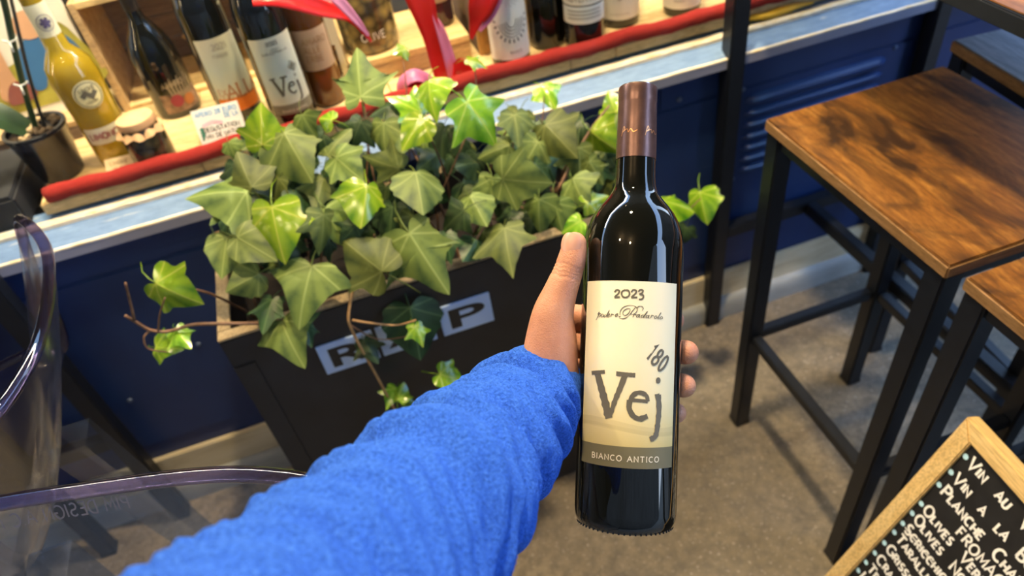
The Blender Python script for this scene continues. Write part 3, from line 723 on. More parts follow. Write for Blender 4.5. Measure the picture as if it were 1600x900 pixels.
autosmooth(G().box(-.055, .05, 0, .012, 0, .24, .001).obj('front_panel', M['gold_wood'], t)); G().box(-.055, -.043, .012, .15, 0, .24).obj('side_panel', M['gold_wood'], t); G().box(.038, .05, .012, .15, 0, .24).obj('side_panel', M['gold_wood'], t)
g = G(); g.lathe([(.007, 0), (.006, .002), (0, .002)], 12); o = g.obj('knot', M['crate_grey'], t, True); o.rotation_euler = (math.pi/2, 0, 0); o.location = (-.012, 0.0005, .045)
# row of wine bottles at the right
r = .038
x, y = .338, 1.277
t = shelf_wine('wine_bottle', 'wine bottle with a white label printed with a dotted sun and smile', x, y, r, .33, 'black_glass', 'label_white', .022, .19, 1.25, .05)
put = put_cyl(r+.0012, .06, .0)
g = G()
for q in range(4): ribbon(g, [(px, py) for px, py in A(.004, .100, .010+q*.005, .016+q*.006, 195, 355, 18)], .0014, put, .003)
for i in range(13):
    a = math.radians(185+i*14.5); ribbon(g, [(.004+.030*math.cos(a), .100+.038*math.sin(a)), (.004+.036*math.cos(a), .100+.046*math.sin(a))], .003, put)
for q in range(4):
    for i in range(14):
        a = i*2*math.pi/14+q*.2; rr = .006+q*.004; ribbon(g, [(.008+rr*math.cos(a), .142+rr*math.sin(a)), (.008+(rr+.0022)*math.cos(a), .142+(rr+.0022)*math.sin(a))], .0016, put)
text(g, 'BIANCO', .005, put, -.004, .034, .14)
g.obj('sun_print', plain('print_dark', (.10, .11, .12), .6), t)
t = shelf_wine('wine_bottle', 'plain dark wine bottle standing right of the sun label bottle', .428, 1.318, .037, .32, 'black_glass', None, .1, .2, 1, 0)
g = G(); put = put_cyl(.0382, 0, .115); text(g, 'ROSSO', .010, put, -.02, 0, .14); ribbon(g, [(-.02, .02), (-.006, .028), (.008, .020), (.02, .028)], .003, put); g.obj('lettering', M['ink_pink'], t)
x, y = .490, 1.272
t = shelf_wine('wine_bottle', 'dark wine bottle with a two band white label near the middle of the row', x, y, .039, .32, 'black_glass', 'label_white', .055, .088, 1.3)
curved_label(t, .0394, .0905, .15, 1.3, 0, M['label_white'])
g = G(); put = put_cyl(.0402, 0, .0)
text(g, 'AUTENTICO', .012, put, -.036, .098, .12, gap=.1)
for i in range(3): ribbon(g, [(-.034, .080-i*.007), (.034, .080-i*.007)], .0015, put, .004)
g.obj('lettering', M['ink_grey'], t)
x, y = .588, 1.325
t = shelf_wine('wine_bottle', 'wine bottle with a broad white label behind the two band label bottle', x, y, .038, .32, 'black_glass', 'label_white', .018, .14, 1.35)
g = G(); put = put_cyl(.0392, 0, .0); ribbon(g, A(.0, .065, .005, .006, 0, 360, 12), .003, put); ribbon(g, [(-.02, .03), (.02, .03)], .001, put, .004); g.obj('emblem_print', M['ink_soft'], t)
x, y = .712, 1.300
t = shelf_wine('wine_bottle', 'wine bottle with a white label nearest the tall table post', x, y, .038, .32, 'black_glass', 'label_white', .018, .14, 1.35)
g = G(); put = put_cyl(.0392, 0, .0); [ribbon(g, [(-.016, .05-i*.008), (.014-.004*i, .05-i*.008)], .0016, put, .004) for i in range(3)]; g.obj('emblem_print', M['ink_soft'], t)
t = shelf_wine('wine_bottle', 'dark wine bottle at the end of the row beyond the tall table post', .92, 1.36, .038, .32, 'black_glass', None, .05, .15, 1.2)
# cards
def card(name, label, x, y, z, w_, h_, rz, tilt, mat, lines):
    t = thing(name, label, 'card', (x, y, z), rz)
    o = G().box(-w_/2, w_/2, -.0006, .0006, 0, h_).obj('card_sheet', M[mat], t); o.rotation_euler = (-tilt, 0, 0)
    for mt, s_, hh, yy, xx in lines:
        g = G(); text(g, s_, hh, lambda a, b: (a, -.0011, b), xx, yy, .16, jit=.06); q = g.obj('handwriting', M[mt], t); q.rotation_euler = (-tilt, 0, 0)
    return t
t = card('price_card', 'white handwritten price card leaning on the orange labelled bottle', -.212, 1.245, SZ, .082, .075, -.04, .45, 'paper',
  [('ink_blue', 'APERO 28 EURO', .0075, .062, -.036), ('ink_blue', 'DE LA', .007, .052, .012), ('ink', 'DEGUSTATION', .0075, .034, -.030), ('ink', 'VIN DE NATURE', .007, .023, -.030), ('ink_orange', 'ALLA', .0085, .009, -.006)])
g = G(); ribbon(g, [(-.030, .046), (-.012, .050), (.006, .045)], .006, lambda a, b: (a, -.0010, b)); q = g.obj('marker_stroke', M['ink_pink'], t); q.rotation_euler = (-.45, 0, 0)
g = G(); [ribbon(g, [(-.036, .022+i*.006), (-.030, .034+i*.003)], .004, lambda a, b: (a, -.0010, b)) for i in range(4)]; q = g.obj('marker_drawing', plain('green_pen', (.05, .22, .16), .6), t); q.rotation_euler = (-.45, 0, 0)
card('price_card', 'small kraft price card leaning in front of the yellow liqueur bottle', -.395, 1.253, SZ, .058, .034, -.06, .9, 'kraft', [('ink_brown', 'LIMONE', .007, .020, -.020), ('ink_brown', '28 EURO', .007, .008, -.018)])
# red glossy ribbon ornament
t = thing('ribbon_ornament', 'red and pink glossy curled ribbon ornament standing at the front of the shelf', 'ornament', (.197, 1.272, SZ))
def strap(ctrl, wid, mat_a, mat_b, up, name, th=.0028):
    c = crom(ctrl, 8); L = len(c); v = []; f = []; m = 2
    for side in (0, 1):
        for i, p in enumerate(c):
            tt = (c[min(i+1, L-1)]-c[max(i-1, 0)]).normalized(); sd = tt.cross(up).normalized(); nr = sd.cross(tt)
            ww = wid[0]+(wid[1]-wid[0])*i/(L-1) if len(wid) == 2 else (crom([(a, 0, 0) for a in wid], (L//(len(wid)-1)) or 1)[min(i, (len(wid)-1)*(L//(len(wid)-1)))].x)
            for j in range(-m, m+1): q = j/m; v.append(p+sd*ww*q+nr*(.25*ww*q*q-(th if side else 0)))
    k2 = 2*m+1; o_ = L*k2
    for i in range(L-1):
        for j in range(2*m): a = i*k2+j; f.append((a, a+1, a+k2+1, a+k2))
        f.append((i*k2, i*k2+k2, o_+i*k2+k2, o_+i*k2)); f.append((i*k2+2*m, o_+i*k2+2*m, o_+i*k2+k2+2*m, i*k2+k2+2*m))
    base = len(f)
    for i in range(L-1):
        for j in range(2*m): a = o_+i*k2+j; f.append((a, a+k2, a+k2+1, a+1))
    o = mk(name, v, f, M[mat_a], t, True); o.data.materials.append(M[mat_b])
    for pi in range(base, len(f)): o.data.polygons[pi].material_index = 1
    return o
# its straps are laid out in the plane facing the street: x right, z up
strap([(.004, 0, 0), (.000, 0, .05), (-.004, 0, .10), (-.010, .004, .17), (-.018, .01, .26)], [.018, .017, .017, .026, .034], 'redplastic', 'redplastic', Vector((0, -1, 0)), 'ribbon_stem')
strap([(.022, -.004, 0), (.019, -.004, .05), (.014, -.003, .10), (.008, .0, .13)], [.013, .012, .009, .002], 'pinkplastic', 'pinkplastic', Vector((.5, -1, 0)), 'ribbon_back')
strap([(-.275, -.042, .250), (-.235, -.044, .240), (-.178, -.044, .204), (-.136, -.044, .176), (-.114, -.044, .128)], [.022, .022, .016, .009, .002], 'redplastic', 'redplastic', Vector((0, -.75, .65)), 'ribbon_curl')
strap([(-.19, -.050, .252), (-.158, -.050, .225), (-.132, -.050, .178), (-.116, -.050, .142)], [.010, .010, .007, .002], 'pinkplastic', 'pinkplastic', Vector((0, -.75, .65)), 'ribbon_back')
strap([(.108, -.046, .212), (.102, -.047, .178), (.084, -.047, .138), (.070, -.042, .110), (.060, -.042, .086)], [.024, .028, .022, .010, .003], 'redplastic', 'redplastic', Vector((0, -.9, .4)), 'ribbon_curl')
strap([(.132, -.050, .198), (.122, -.051, .165), (.100, -.051, .125), (.076, -.046, .098)], [.008, .010, .008, .003], 'pinkplastic', 'pinkplastic', Vector((0, -.9, .4)), 'ribbon_back')
strap([(-.030, -.012, .0), (-.034, -.016, .022), (-.052, -.02, .036), (-.072, -.014, .026), (-.078, -.008, .0)], [.014, .014, .014, .014, .012], 'pinkplastic', 'redplastic', Vector((0, -.5, 1)), 'ribbon_curl')
strap([(-.050, -.004, -.0), (-.052, -.006, .012), (-.054, -.010, .026)], [.016, .020, .010], 'redplastic', 'redplastic', Vector((0, -1, .2)), 'ribbon_curl')
strap([(.040, -.012, .0), (.038, -.016, .022), (.030, -.018, .042)], [.022, .024, .008], 'redplastic', 'redplastic', Vector((0, -1, .3)), 'ribbon_curl')
# poster
t = thing('cartoon_poster', 'cream cartoon print of a bald figure in blue, leaning behind the orchid', 'poster', (-.548, 1.50, SZ+.035), 0)
tl = .10
def flat(pts, y_, mat, nm='figure_print'):
    o = mk(nm, [(px_, y_, pz_) for px_, pz_ in pts], [tuple(range(len(pts)))], mat, t); o.rotation_euler = (-tl, 0, 0); return o
o = G().box(-.20, .128, 0, .008, 0, .34, .001).obj('board', M['poster_white'], t); o.rotation_euler = (-tl, 0, 0)
flat(crom([(-.20, .03, 0), (.122, .03, 0), (.122, .13, 0), (.09, .16, 0), (.02, .115, 0), (-.04, .10, 0), (-.20, .12, 0)], 4, True) and [(p.x, p.y) for p in crom([(-.20, .03, 0), (.122, .03, 0), (.122, .13, 0), (.09, .16, 0), (.02, .115, 0), (-.04, .10, 0), (-.20, .12, 0)], 4, True)], -.0010, M['p_green'])
flat([(p.x, p.y) for p in crom([(.05, .035, 0), (.045, .07, 0), (.03, .05, 0), (.008, .055, 0), (.005, .10, 0), (.03, .135, 0), (.07, .15, 0), (.105, .135, 0), (.121, .10, 0), (.121, .05, 0), (.10, .035, 0)], 5, True)], -.0020, M['p_blue'])
flat([(p.x, p.y) for p in crom([(.045, .14, 0), (.03, .16, 0), (.045, .185, 0), (.07, .187, 0), (.08, .165, 0), (.075, .145, 0)], 5, True)], -.0026, M['p_flesh'])
flat([(p.x, p.y) for p in crom([(-.05, .05, 0), (-.03, .10, 0), (-.02, .17, 0), (-.025, .195, 0), (-.045, .24, 0), (-.038, .245, 0), (-.022, .215, 0), (-.005, .225, 0), (.0, .20, 0), (-.005, .17, 0), (-.01, .10, 0), (-.012, .04, 0)], 5, True)], -.0030, M['p_flesh'])
flat([(p.x, p.y) for p in crom([(-.04, .035, 0), (-.03, .065, 0), (-.01, .075, 0), (.01, .06, 0), (.008, .04, 0)], 5, True)], -.0036, M['p_brown'])
t = thing('poster_ledge', 'tan wooden ledge under the cartoon print', 'ledge', (-.65, 1.44, SZ))
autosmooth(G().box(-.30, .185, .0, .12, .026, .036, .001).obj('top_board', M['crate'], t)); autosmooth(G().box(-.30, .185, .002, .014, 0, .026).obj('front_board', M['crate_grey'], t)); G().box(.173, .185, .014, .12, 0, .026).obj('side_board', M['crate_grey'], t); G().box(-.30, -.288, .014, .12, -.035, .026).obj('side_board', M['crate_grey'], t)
# black box at the left with a small black container
t = thing('black_display_box', 'low black display box left of the pine shelf', 'box', (-.75, 1.225, .775))
autosmooth(G().box(-.30, .185, 0, .19, .0, .060, .004).obj('box_body', M['black_box'], t)); autosmooth(G().box(-.295, .18, .004, .186, .060, .064, .001).obj('top_panel', M['black_box'], t))
t = thing('black_bottle', 'squat black bottle with a pale label and white top on the black box', 'bottle', (-.635, 1.285, .839))
autosmooth(G().lathe([(0, 0), (.030, 0), (.034, .004), (.034, .05), (.026, .064), (.012, .07), (.012, .08), (0, .08)], 28).obj('glass_body', M['black_glass'], t), 50)
curved_label(t, .0344, .008, .044, .9, .2, M['label_cream']); autosmooth(G().tube([(-.02, .0, .080), (.0, 0, .088), (.018, -.004, .084), (.026, -.006, .074)], .006, 10).obj('white_top', M['paper'], t), 60)

# ------------------------------------------------------------------ planter with letters
pl = thing('planter_box', 'tall black painted wooden planter with raw wood rim and three letter tiles', 'planter', (.04, 1.02, 0))
X0, X1, Y0, Y1, ZT, TH = -.323, .325, -.148, .143, .70, .020
def pb(x0, x1, y0, y1, z0, z1, mat, nm, b=.002): return autosmooth(G().box(x0, x1, y0, y1, z0, z1, b).obj(nm, M[mat], pl))
pb(X0, X1, Y0, Y0+TH, .015, ZT-.003, 'black_paint', 'front_panel'); pb(X0, X1, Y1-TH, Y1, .015, ZT-.003, 'black_paint', 'back_panel')
pb(X0, X0+TH, Y0+TH, Y1-TH, .015, ZT-.003, 'black_paint', 'side_panel'); pb(X1-TH, X1, Y0+TH, Y1-TH, .015, ZT-.003, 'black_paint', 'side_panel')
pb(X0, X1, Y0, Y0+TH, ZT-.003, ZT+.002, 'rim', 'rim', .001); pb(X0, X1, Y1-TH, Y1, ZT-.003, ZT+.002, 'rim', 'rim', .001)
pb(X0, X0+TH, Y0+TH, Y1-TH, ZT-.003, ZT+.002, 'rim', 'rim', .001); pb(X1-TH, X1, Y0+TH, Y1-TH, ZT-.003, ZT+.002, 'rim', 'rim', .001)
for sx in (X0+.03, X1-.03):
    for sy in (Y0+.03, Y1-.03): pb(sx-.02, sx+.02, sy-.02, sy+.02, 0, .02, 'black_paint', 'foot')
pb(X0, X0+.035, Y0-.003, Y0+.001, .015, ZT-.06, 'black_paint', 'corner_batten', .001)
n = 14; v = []; f = []
for i in range(n+1):
    for j in range(n+1): v.append((X0+TH+(X1-X0-2*TH)*i/n, Y0+TH+(Y1-Y0-2*TH)*j/n, .615+.02*noise.noise((i*1.3, j*1.3, 2))))
for i in range(n):
    for j in range(n): q = i*(n+1)+j; f.append((q, q+n+1, q+n+2, q+1))
mk('soil', v, f, M['soil'], pl, True)
fc = bpy.data.curves.new('letter_font', 'FONT')
def letter(ch, x0, x1, z0, z1, parent, mat, y_, weight=.012):
    cu = bpy.data.curves.new('letter', 'FONT'); cu.body = ch; cu.size = 1; cu.extrude = .0; cu.offset = weight
    ob = bpy.data.objects.new('letter', cu); COL.objects.link(ob)
    dg = bpy.context.evaluated_depsgraph_get(); me = bpy.data.meshes.new_from_object(ob.evaluated_get(dg))
    bpy.data.objects.remove(ob)
    xs = [v_.co.x for v_ in me.vertices]; ys = [v_.co.y for v_ in me.vertices]; a, b, c, d = min(xs), max(xs), min(ys), max(ys)
    for v_ in me.vertices: v_.co = Vector((x0+(v_.co.x-a)/(b-a)*(x1-x0), y_, z0+(v_.co.y-c)/(d-c)*(z1-z0)))
    me.materials.clear(); me.materials.append(mat)
    o = bpy.data.objects.new('letter', me); COL.objects.link(o); o.parent = parent; return o
for ch, tx0, tx1 in (('R', -.196, -.104), ('A', -.098, -.004), ('P', .008, .098)):
    tl_ = pb(tx0, tx1, Y0-.004, Y0, .563, .630, 'tile', 'letter_tile', .0008)
    if ch == 'A': letter('A', tx0+.012, tx1-.012, .577, .618, tl_, M['ink'], Y0-.0047, .02)
    else: letter(ch, tx0+.016, tx1-.012, .575, .619, tl_, M['ink'], Y0-.0047, .02)

# ------------------------------------------------------------------ ivy
ivy = thing('ivy_plant', 'bushy ivy with olive and lime leaves spilling over the black planter', 'plant', (.04, 1.02, .62))
IV = Vector(ivy.location)
HALVES = ([(0, 0), (.07, -.10), (.18, -.17), (.31, -.16), (.43, -.06), (.46, .07), (.50, .18), (.60, .33), (.50, .39), (.41, .46), (.31, .62), (.17, .82), (0, 1.0)],
          [(0, 0), (.08, -.06), (.22, -.10), (.37, -.06), (.50, .03), (.60, .11), (.72, .20), (.56, .30), (.43, .40), (.32, .55), (.21, .74), (.10, .90), (0, 1.02)],
          [(0, 0), (.07, -.12), (.19, -.19), (.33, -.17), (.40, -.05), (.36, .06), (.46, .20), (.66, .44), (.50, .45), (.34, .47), (.24, .62), (.13, .84), (0, 1.04)],
          [(0, 0), (.09, -.09), (.22, -.13), (.36, -.09), (.45, .02), (.49, .13), (.52, .25), (.52, .36), (.46, .45), (.38, .56), (.28, .70), (.15, .86), (0, 1.0)])
def leafmesh(seed, sharp):
    rnd = random.Random(seed)
    half = HALVES[seed % 4]; asym = rnd.uniform(-.16, .16)
    hp = [(x*(1+rnd.uniform(-.08, .08)+asym), y+rnd.uniform(-.03, .03)) for x, y in half]; hp[0] = (0, 0); hp[-1] = (0, hp[-1][1])
    R_ = crom([(x, y, 0) for x, y in hp], 2); Lf = [(-p.x*(1-asym*2+rnd.uniform(-.05, .05)), p.y+asym*.3*p.x, 0) for p in R_][1:-1]
    out = [Vector((p.x, p.y, 0)) for p in R_]+[Vector(p) for p in reversed(Lf)]
    c = Vector((0, .26, 0)); rings = (1.0, .66, .33); v = []; uv = []; f = []; n = len(out)
    bend = rnd.uniform(-.1, .55); curl = rnd.uniform(.0, .45); tw = rnd.uniform(-.35, .35); ph = rnd.uniform(0, 6)
    def zf(x, y):
        a = math.atan2(y-.05, abs(x)+1e-6); rr = math.hypot(x, y)
        veins = .5+.5*math.cos(a*5.2)                     # lobes ride up on their veins
        return -bend*abs(x)*.55-curl*(y-.2)**2*.6-.10*rr*rr+.012*rr*veins+tw*x*y+.05*math.sin(5*y+ph)*x+.03*math.sin(9*x+ph)
    for rg in rings:
        for p in out:
            q = c+(p-c)*rg; v.append((q.x, q.y, zf(q.x, q.y))); uv.append((q.x, q.y))
    v.append((c.x, c.y, zf(0, c.y))); uv.append((0, c.y)); ci = len(v)-1
    for k_ in range(2):
        for i in range(n): j = (i+1) % n; f.append((k_*n+i, k_*n+j, (k_+1)*n+j, (k_+1)*n+i))
    for i in range(n): f.append((2*n+i, 2*n+(i+1) % n, ci))
    # petiole
    base = len(v); pts = [Vector((0, .0, -.005)), Vector((.02, -.18, -.06)), Vector((.03, -.42, -.22)), Vector((.0, -.62, -.5))]
    for i, p in enumerate(pts):
        for q in range(3): a = q*2.094; v.append((p.x+.016*math.cos(a), p.y, p.z+.016*math.sin(a))); uv.append((.55, .9))
    for i in range(3):
        for q in range(3): j = (q+1) % 3; f.append((base+i*3+q, base+i*3+j, base+i*3+3+j, base+i*3+3+q))
    me = bpy.data.meshes.new('ivy_leaf'); me.from_pydata(v, [], f); me.update()
    me.polygons.foreach_set('use_smooth', [True]*len(me.polygons))
    lay = me.uv_layers.new(name='UVMap')
    for lp in me.loops: lay.data[lp.index].uv = uv[lp.vertex_index]
    return me
LM = {}
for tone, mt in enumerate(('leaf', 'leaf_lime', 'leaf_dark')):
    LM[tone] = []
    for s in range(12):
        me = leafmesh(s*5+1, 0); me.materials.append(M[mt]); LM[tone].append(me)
def leaf(c, ang, size, tone, n=None, var=None):
    """centre c, tip pointing along the image angle ang (0 right, 90 down), size in metres"""
    tocam = (CAM-c).normalized()
    if n is None: n = (tocam*.75+Vector((0, 0, .45))+Vector((U(-.62, .62), U(-.5, .4), U(-.5, .35)))).normalized()
    a = math.radians(ang); d = ROT @ Vector((math.cos(a), -math.sin(a), 0))
    yv = (d-n*d.dot(n)).normalized(); xv = yv.cross(n)
    m = Matrix((xv*size, yv*size, n*size)).transposed().to_4x4()
    o = bpy.data.objects.new('leaf', LM[tone][random.randrange(12) if var is None else var]); COL.objects.link(o); o.parent = ivy
    o.matrix_local = Matrix.Translation(c-yv*size*.42-IV) @ m
    return c-yv*size*.42
SL0 = Vector((0, .85, .70)); SLN = Vector((0, -.55, .62)).normalized()
S0, S1 = Vector((0, .86, .72)), Vector((0, 1.12, .93))
def fol(px, py, off=0):
    dr = (S1-S0); n_ = Vector((0, -dr.z, dr.y)).normalized(); return onplane(px, py, S0+n_*off, n_)
def front(px, py, y_=.845): return onplane(px, py, Vector((0, y_, 0)), Vector((0, 1, 0)))
bases = []
BIG = [  # px, py, tip angle, length px, tone, lift
 (560, 118, -97, 84, 0, .03), (672, 152, 80, 62, 1, .07), (645, 205, 125, 58, 1, .06), (636, 165, 200, 55, 1, .04), (600, 168, 160, 45, 2, .03),
 (655, 295, 86, 82, 0, .06), (570, 318, 100, 70, 1, .05), (432, 362, 80, 92, 1, .05), (665, 405, 58, 112, 0, .05), (568, 402, 215, 92, 0, .04),
 (476, 452, 100, 98, 0, .03), (792, 384, 75, 82, 0, .04), (818, 284, 5, 80, 0, .05), (732, 256, 150, 48, 2, .02), (462, 240, 60, 92, 0, .05),
 (345, 300, 175, 92, 0, .04), (382, 268, 245, 66, 0, .04), (408, 198, -90, 66, 1, .05), (388, 205, 170, 40, 2, .03), (480, 196, 70, 42, 0, .05), (525, 222, -60, 60, 0, .03), (542, 262, 40, 62, 0, .04),
 (752, 188, 42, 88, 1, .05), (872, 216, 45, 78, 0, .04), (808, 200, 85, 56, 0, .03), (856, 148, 60, 44, 1, .02), (956, 160, -115, 42, 1, .02), (944, 222, 35, 60, 1, .03),
 (902, 298, 60, 58, 0, .04), (932, 312, -20, 44, 1, .04), (895, 352, 150, 36, 1, .03), (350, 396, 95, 66, 0, .02), (382, 440, 150, 58, 0, .02), (395, 385, 30, 70, 0, .04), (418, 490, 95, 56, 2, .0),
 (505, 362, 90, 64, 0, .04), (522, 350, 60, 66, 0, .03), (600, 256, 200, 56, 0, .02), (745, 326, 60, 60, 0, .03), (842, 335, 95, 58, 0, .03), (708, 342, 150, 52, 2, .02), (872, 338, 80, 52, 0, .03), (770, 300, 90, 52, 0, .02),
 (610, 345, 100, 52, 2, .01), (700, 385, 80, 46, 2, .01), (735, 388, 120, 46, 2, .01), (500, 300, 100, 60, 0, .02), (470, 320, 60, 50, 2, .02), (430, 300, 120, 52, 0, .02), (600, 215, 90, 54, 0, .03), (690, 218, 100, 50, 2, .03), (830, 240, 120, 52, 0, .02), (775, 235, 160, 52, 0, .02),
 (905, 255, 90, 56, 0, .02), (930, 268, 60, 44, 0, .02), (850, 270, 40, 46, 2, .02), (640, 355, 110, 46, 0, .02), (545, 365, 130, 40, 2, .03), (490, 225, 140, 52, 2, .02), (555, 210, 120, 50, 2, .02), (450, 395, 100, 50, 2, .02),
 (625, 78, 150, 26, 1, .02), (745, 97, 10, 30, 1, .03), (508, 186, 200, 34, 1, .03), (365, 335, 60, 56, 0, .02), (960, 195, -70, 46, 0, .02),
]
for px, py, an, L, tone, off in BIG:
    c = fol(px, py, off); bases.append(leaf(c, an, L*depth(c)/F, tone))
HANG = [(450, 530, 62, 80, 0, .835), (482, 520, 80, 40, 2, .845), (648, 518, 78, 92, 2, .83), (578, 547, 60, 42, 2, .84), (655, 522, 70, 34, 1, .815), (705, 590, 15, 44, 1, .80), (612, 620, 110, 34, 1, .835), (625, 612, -80, 30, 1, .835), (643, 636, 60, 26, 1, .835),
        (274, 458, 30, 78, 1, .88), (258, 544, 5, 42, 1, .88), (284, 527, 50, 42, 1, .87), (1058, 320, 12, 56, 1, .98), (1098, 322, 80, 52, 1, 1.0), (1068, 368, 110, 32, 2, 1.0)]
for px, py, an, L, tone, yy in HANG:
    c = front(px, py, yy); bases.append(leaf(c, an, L*depth(c)/F, tone))
# under-storey of smaller leaves inside the box
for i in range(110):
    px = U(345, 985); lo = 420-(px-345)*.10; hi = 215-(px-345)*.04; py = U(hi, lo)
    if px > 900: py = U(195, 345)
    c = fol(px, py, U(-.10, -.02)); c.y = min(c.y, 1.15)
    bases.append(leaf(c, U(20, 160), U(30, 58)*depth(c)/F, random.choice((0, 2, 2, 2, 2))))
# stems
def vine(pts, r0, r1, mat='stem', per=5, nm='stem'):
    c = crom(pts, per); L = len(c)
    return G().tube([p-IV for p in c], [r0+(r1-r0)*i/(L-1) for i in range(L)], 6).obj(nm, M[mat], ivy, True)
for i, b in enumerate(bases):
    if i % 3 == 0 and b.y > .86:
        root = Vector((min(.32, max(-.24, b.x+U(-.08, .08))), U(.92, 1.10), .615)); mid = (root+b)/2+Vector((U(-.02, .02), U(-.02, .02), U(.0, .04)))
        vine([root, mid, b+Vector((0, .01, -.012))], .0026, .0014)
vine([fol(560, 425), front(545, 488, .845), front(552, 520, .84), front(590, 590, .838), front(622, 650, .838), front(650, 700, .838)], .0026, .0018, 'stem_light')
vine([front(550, 500, .842), front(580, 505, .835), front(620, 508, .832), front(650, 500, .83)], .0022, .0012, 'stem_light')
vine([front(545, 506, .84), front(590, 530, .835), front(640, 525, .832)], .0012, .0008, 'stem')
vine([fol(420, 505, -.02), front(335, 506, .868), front(300, 508, .878), front(262, 518, .88), front(235, 516, .88), front(212, 503, .88), front(195, 493, .88)], .0028, .0022)
vine([front(210, 500, .88), front(203, 470, .878), front(196, 442, .876)], .0022, .0016)
vine([front(247, 518, .88), front(250, 490, .875), front(258, 465, .872)], .0015, .0012)
vine([front(234, 517, .88), front(225, 528, .876), front(232, 545, .872), front(262, 550, .87)], .0018, .0012)
vine([fol(870, 300), fol(915, 215, .02), fol(952, 165, .03)], .0030, .0018)
vine([fol(800, 320, -.05), front(960, 360, .93), front(1050, 345, .97), front(1095, 310, 1.0)], .0022, .0012)
vine([fol(568, 330, -.05), fol(575, 230, .0), fol(568, 152, .025)], .0016, .0012)
vine([fol(690, 300, -.05), fol(740, 180, .0), fol(742, 102, .025)], .0016, .0010)
vine([fol(640, 250, -.05), fol(635, 140, .0), fol(628, 80, .015)], .0014, .0010)
vine([fol(820, 260, -.03), fol(845, 200, 0), fol(850, 150, .02)], .0012, .0008)

# ------------------------------------------------------------------ stools and tables (black steel, rustic boards)
SEAT = .80
def make_stool(name, label, loc, rz, mat='rustic', group='bar stools round the tall tables'):
    t = thing(name, label, 'stool', loc, rz, group)
    W2, D2, q = .165, .196, .0165
    autosmooth(G().box(-W2-.003, W2+.003, -D2-.003, D2+.003, SEAT-.0215, SEAT-.0015, .0022).obj('seat_edge', M['rustic_edge'], t))
    autosmooth(G().box(-W2-.001, W2+.001, -D2-.001, D2+.001, SEAT-.004, SEAT, .0015).obj('seat', M[mat], t))
    for sx in (-1, 1):
        for sy in (-1, 1):
            x, y = sx*(W2-q), sy*(D2-q); lg = autosmooth(G().box(x-q, x+q, y-q, y+q, 0.004, SEAT-.0215, .003).obj('leg', M['steel'], t))
            autosmooth(G().box(x-q-.001, x+q+.001, y-q-.001, y+q+.001, 0, .010, .002).obj('foot_cap', M['ink'], lg))
    for z, h in ((SEAT-.0455, .024), (.285, .022)):
        for sy in (-1, 1): autosmooth(G().box(-W2+2*q, W2-2*q, sy*(D2-q)-.010, sy*(D2-q)+.010, z, z+h, .002).obj('rail', M['steel'], t))
        for sx in (-1, 1): autosmooth(G().box(sx*(W2-q)-.010, sx*(W2-q)+.010, -D2+2*q, D2-2*q, z, z+h, .002).obj('rail', M['steel'], t))
    return t
s1 = make_stool('bar_stool', 'black steel bar stool with a rustic brown seat, standing just right of the held bottle', (.807, .68, 0), 0)
def stool_copy(label, loc, rz, mat=None):
    c = copy_tree(s1); c.location = loc; c.rotation_euler = (0, 0, rz); c['label'] = label
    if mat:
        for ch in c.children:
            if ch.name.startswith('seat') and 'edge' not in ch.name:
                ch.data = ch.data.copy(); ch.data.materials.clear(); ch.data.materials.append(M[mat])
    return c
stool_copy('bar stool whose rustic seat corner shows just above the chalkboard frame', (.812, .262, 0), 0)
stool_copy('bar stool with a seat coloured grey-blue for sky reflection on the far side of the tall table', (1.195, .728, 0), -.10, 'rustic_sky_tint')
stool_copy('bar stool behind the chalkboard, of which only black legs and rails show', (1.215, .24, 0), -.03)
stool_copy('bar stool of which one black leg shows behind the clear chairs', (-.985, .955, 0), math.pi/2)
def make_table(name, label, x0, x1, y0, y1, H, mid=True):
    t = thing(name, label, 'table', ((x0+x1)/2, (y0+y1)/2, 0), 0, 'tall bar tables'); a, b = (x1-x0)/2, (y1-y0)/2; q = .018
    autosmooth(G().box(-a, a, -b, b, H-.024, H-.002, .002).obj('apron_frame', M['steel'], t)); autosmooth(G().box(-a+.004, a-.004, -b+.004, b-.004, H-.0019, H, .0008).obj('tabletop', M['rustic'], t))
    for sx in (-1, 1):
        for sy in (-1, 1):
            x, y = sx*(a-q), sy*(b-q); lg = autosmooth(G().box(x-q, x+q, y-q, y+q, .004, H-.024, .003).obj('leg', M['steel'], t))
            autosmooth(G().box(x-q-.001, x+q+.001, y-q-.001, y+q+.001, 0, .010, .002).obj('foot_cap', M['ink'], lg))
    for sy in (-1, 1): autosmooth(G().box(-a+2*q, a-2*q, sy*(b-q)-.014, sy*(b-q)+.014, .288, .322, .003).obj('rail', M['steel'], t))
    if mid: autosmooth(G().box(-.014, .014, -b+q+.014, b-q-.014, .289, .321, .003).obj('middle_rail', M['steel'], t))
    return t
make_table('bar_table', 'tall black steel bar table with a rustic top above the stools', .738, 1.256, -.21, 1.189-.004, 1.052)
make_table('bar_table', 'tall black steel bar table whose leg and rail show behind the clear chairs', -1.14, -.624, .66, 1.155, 1.052, False)

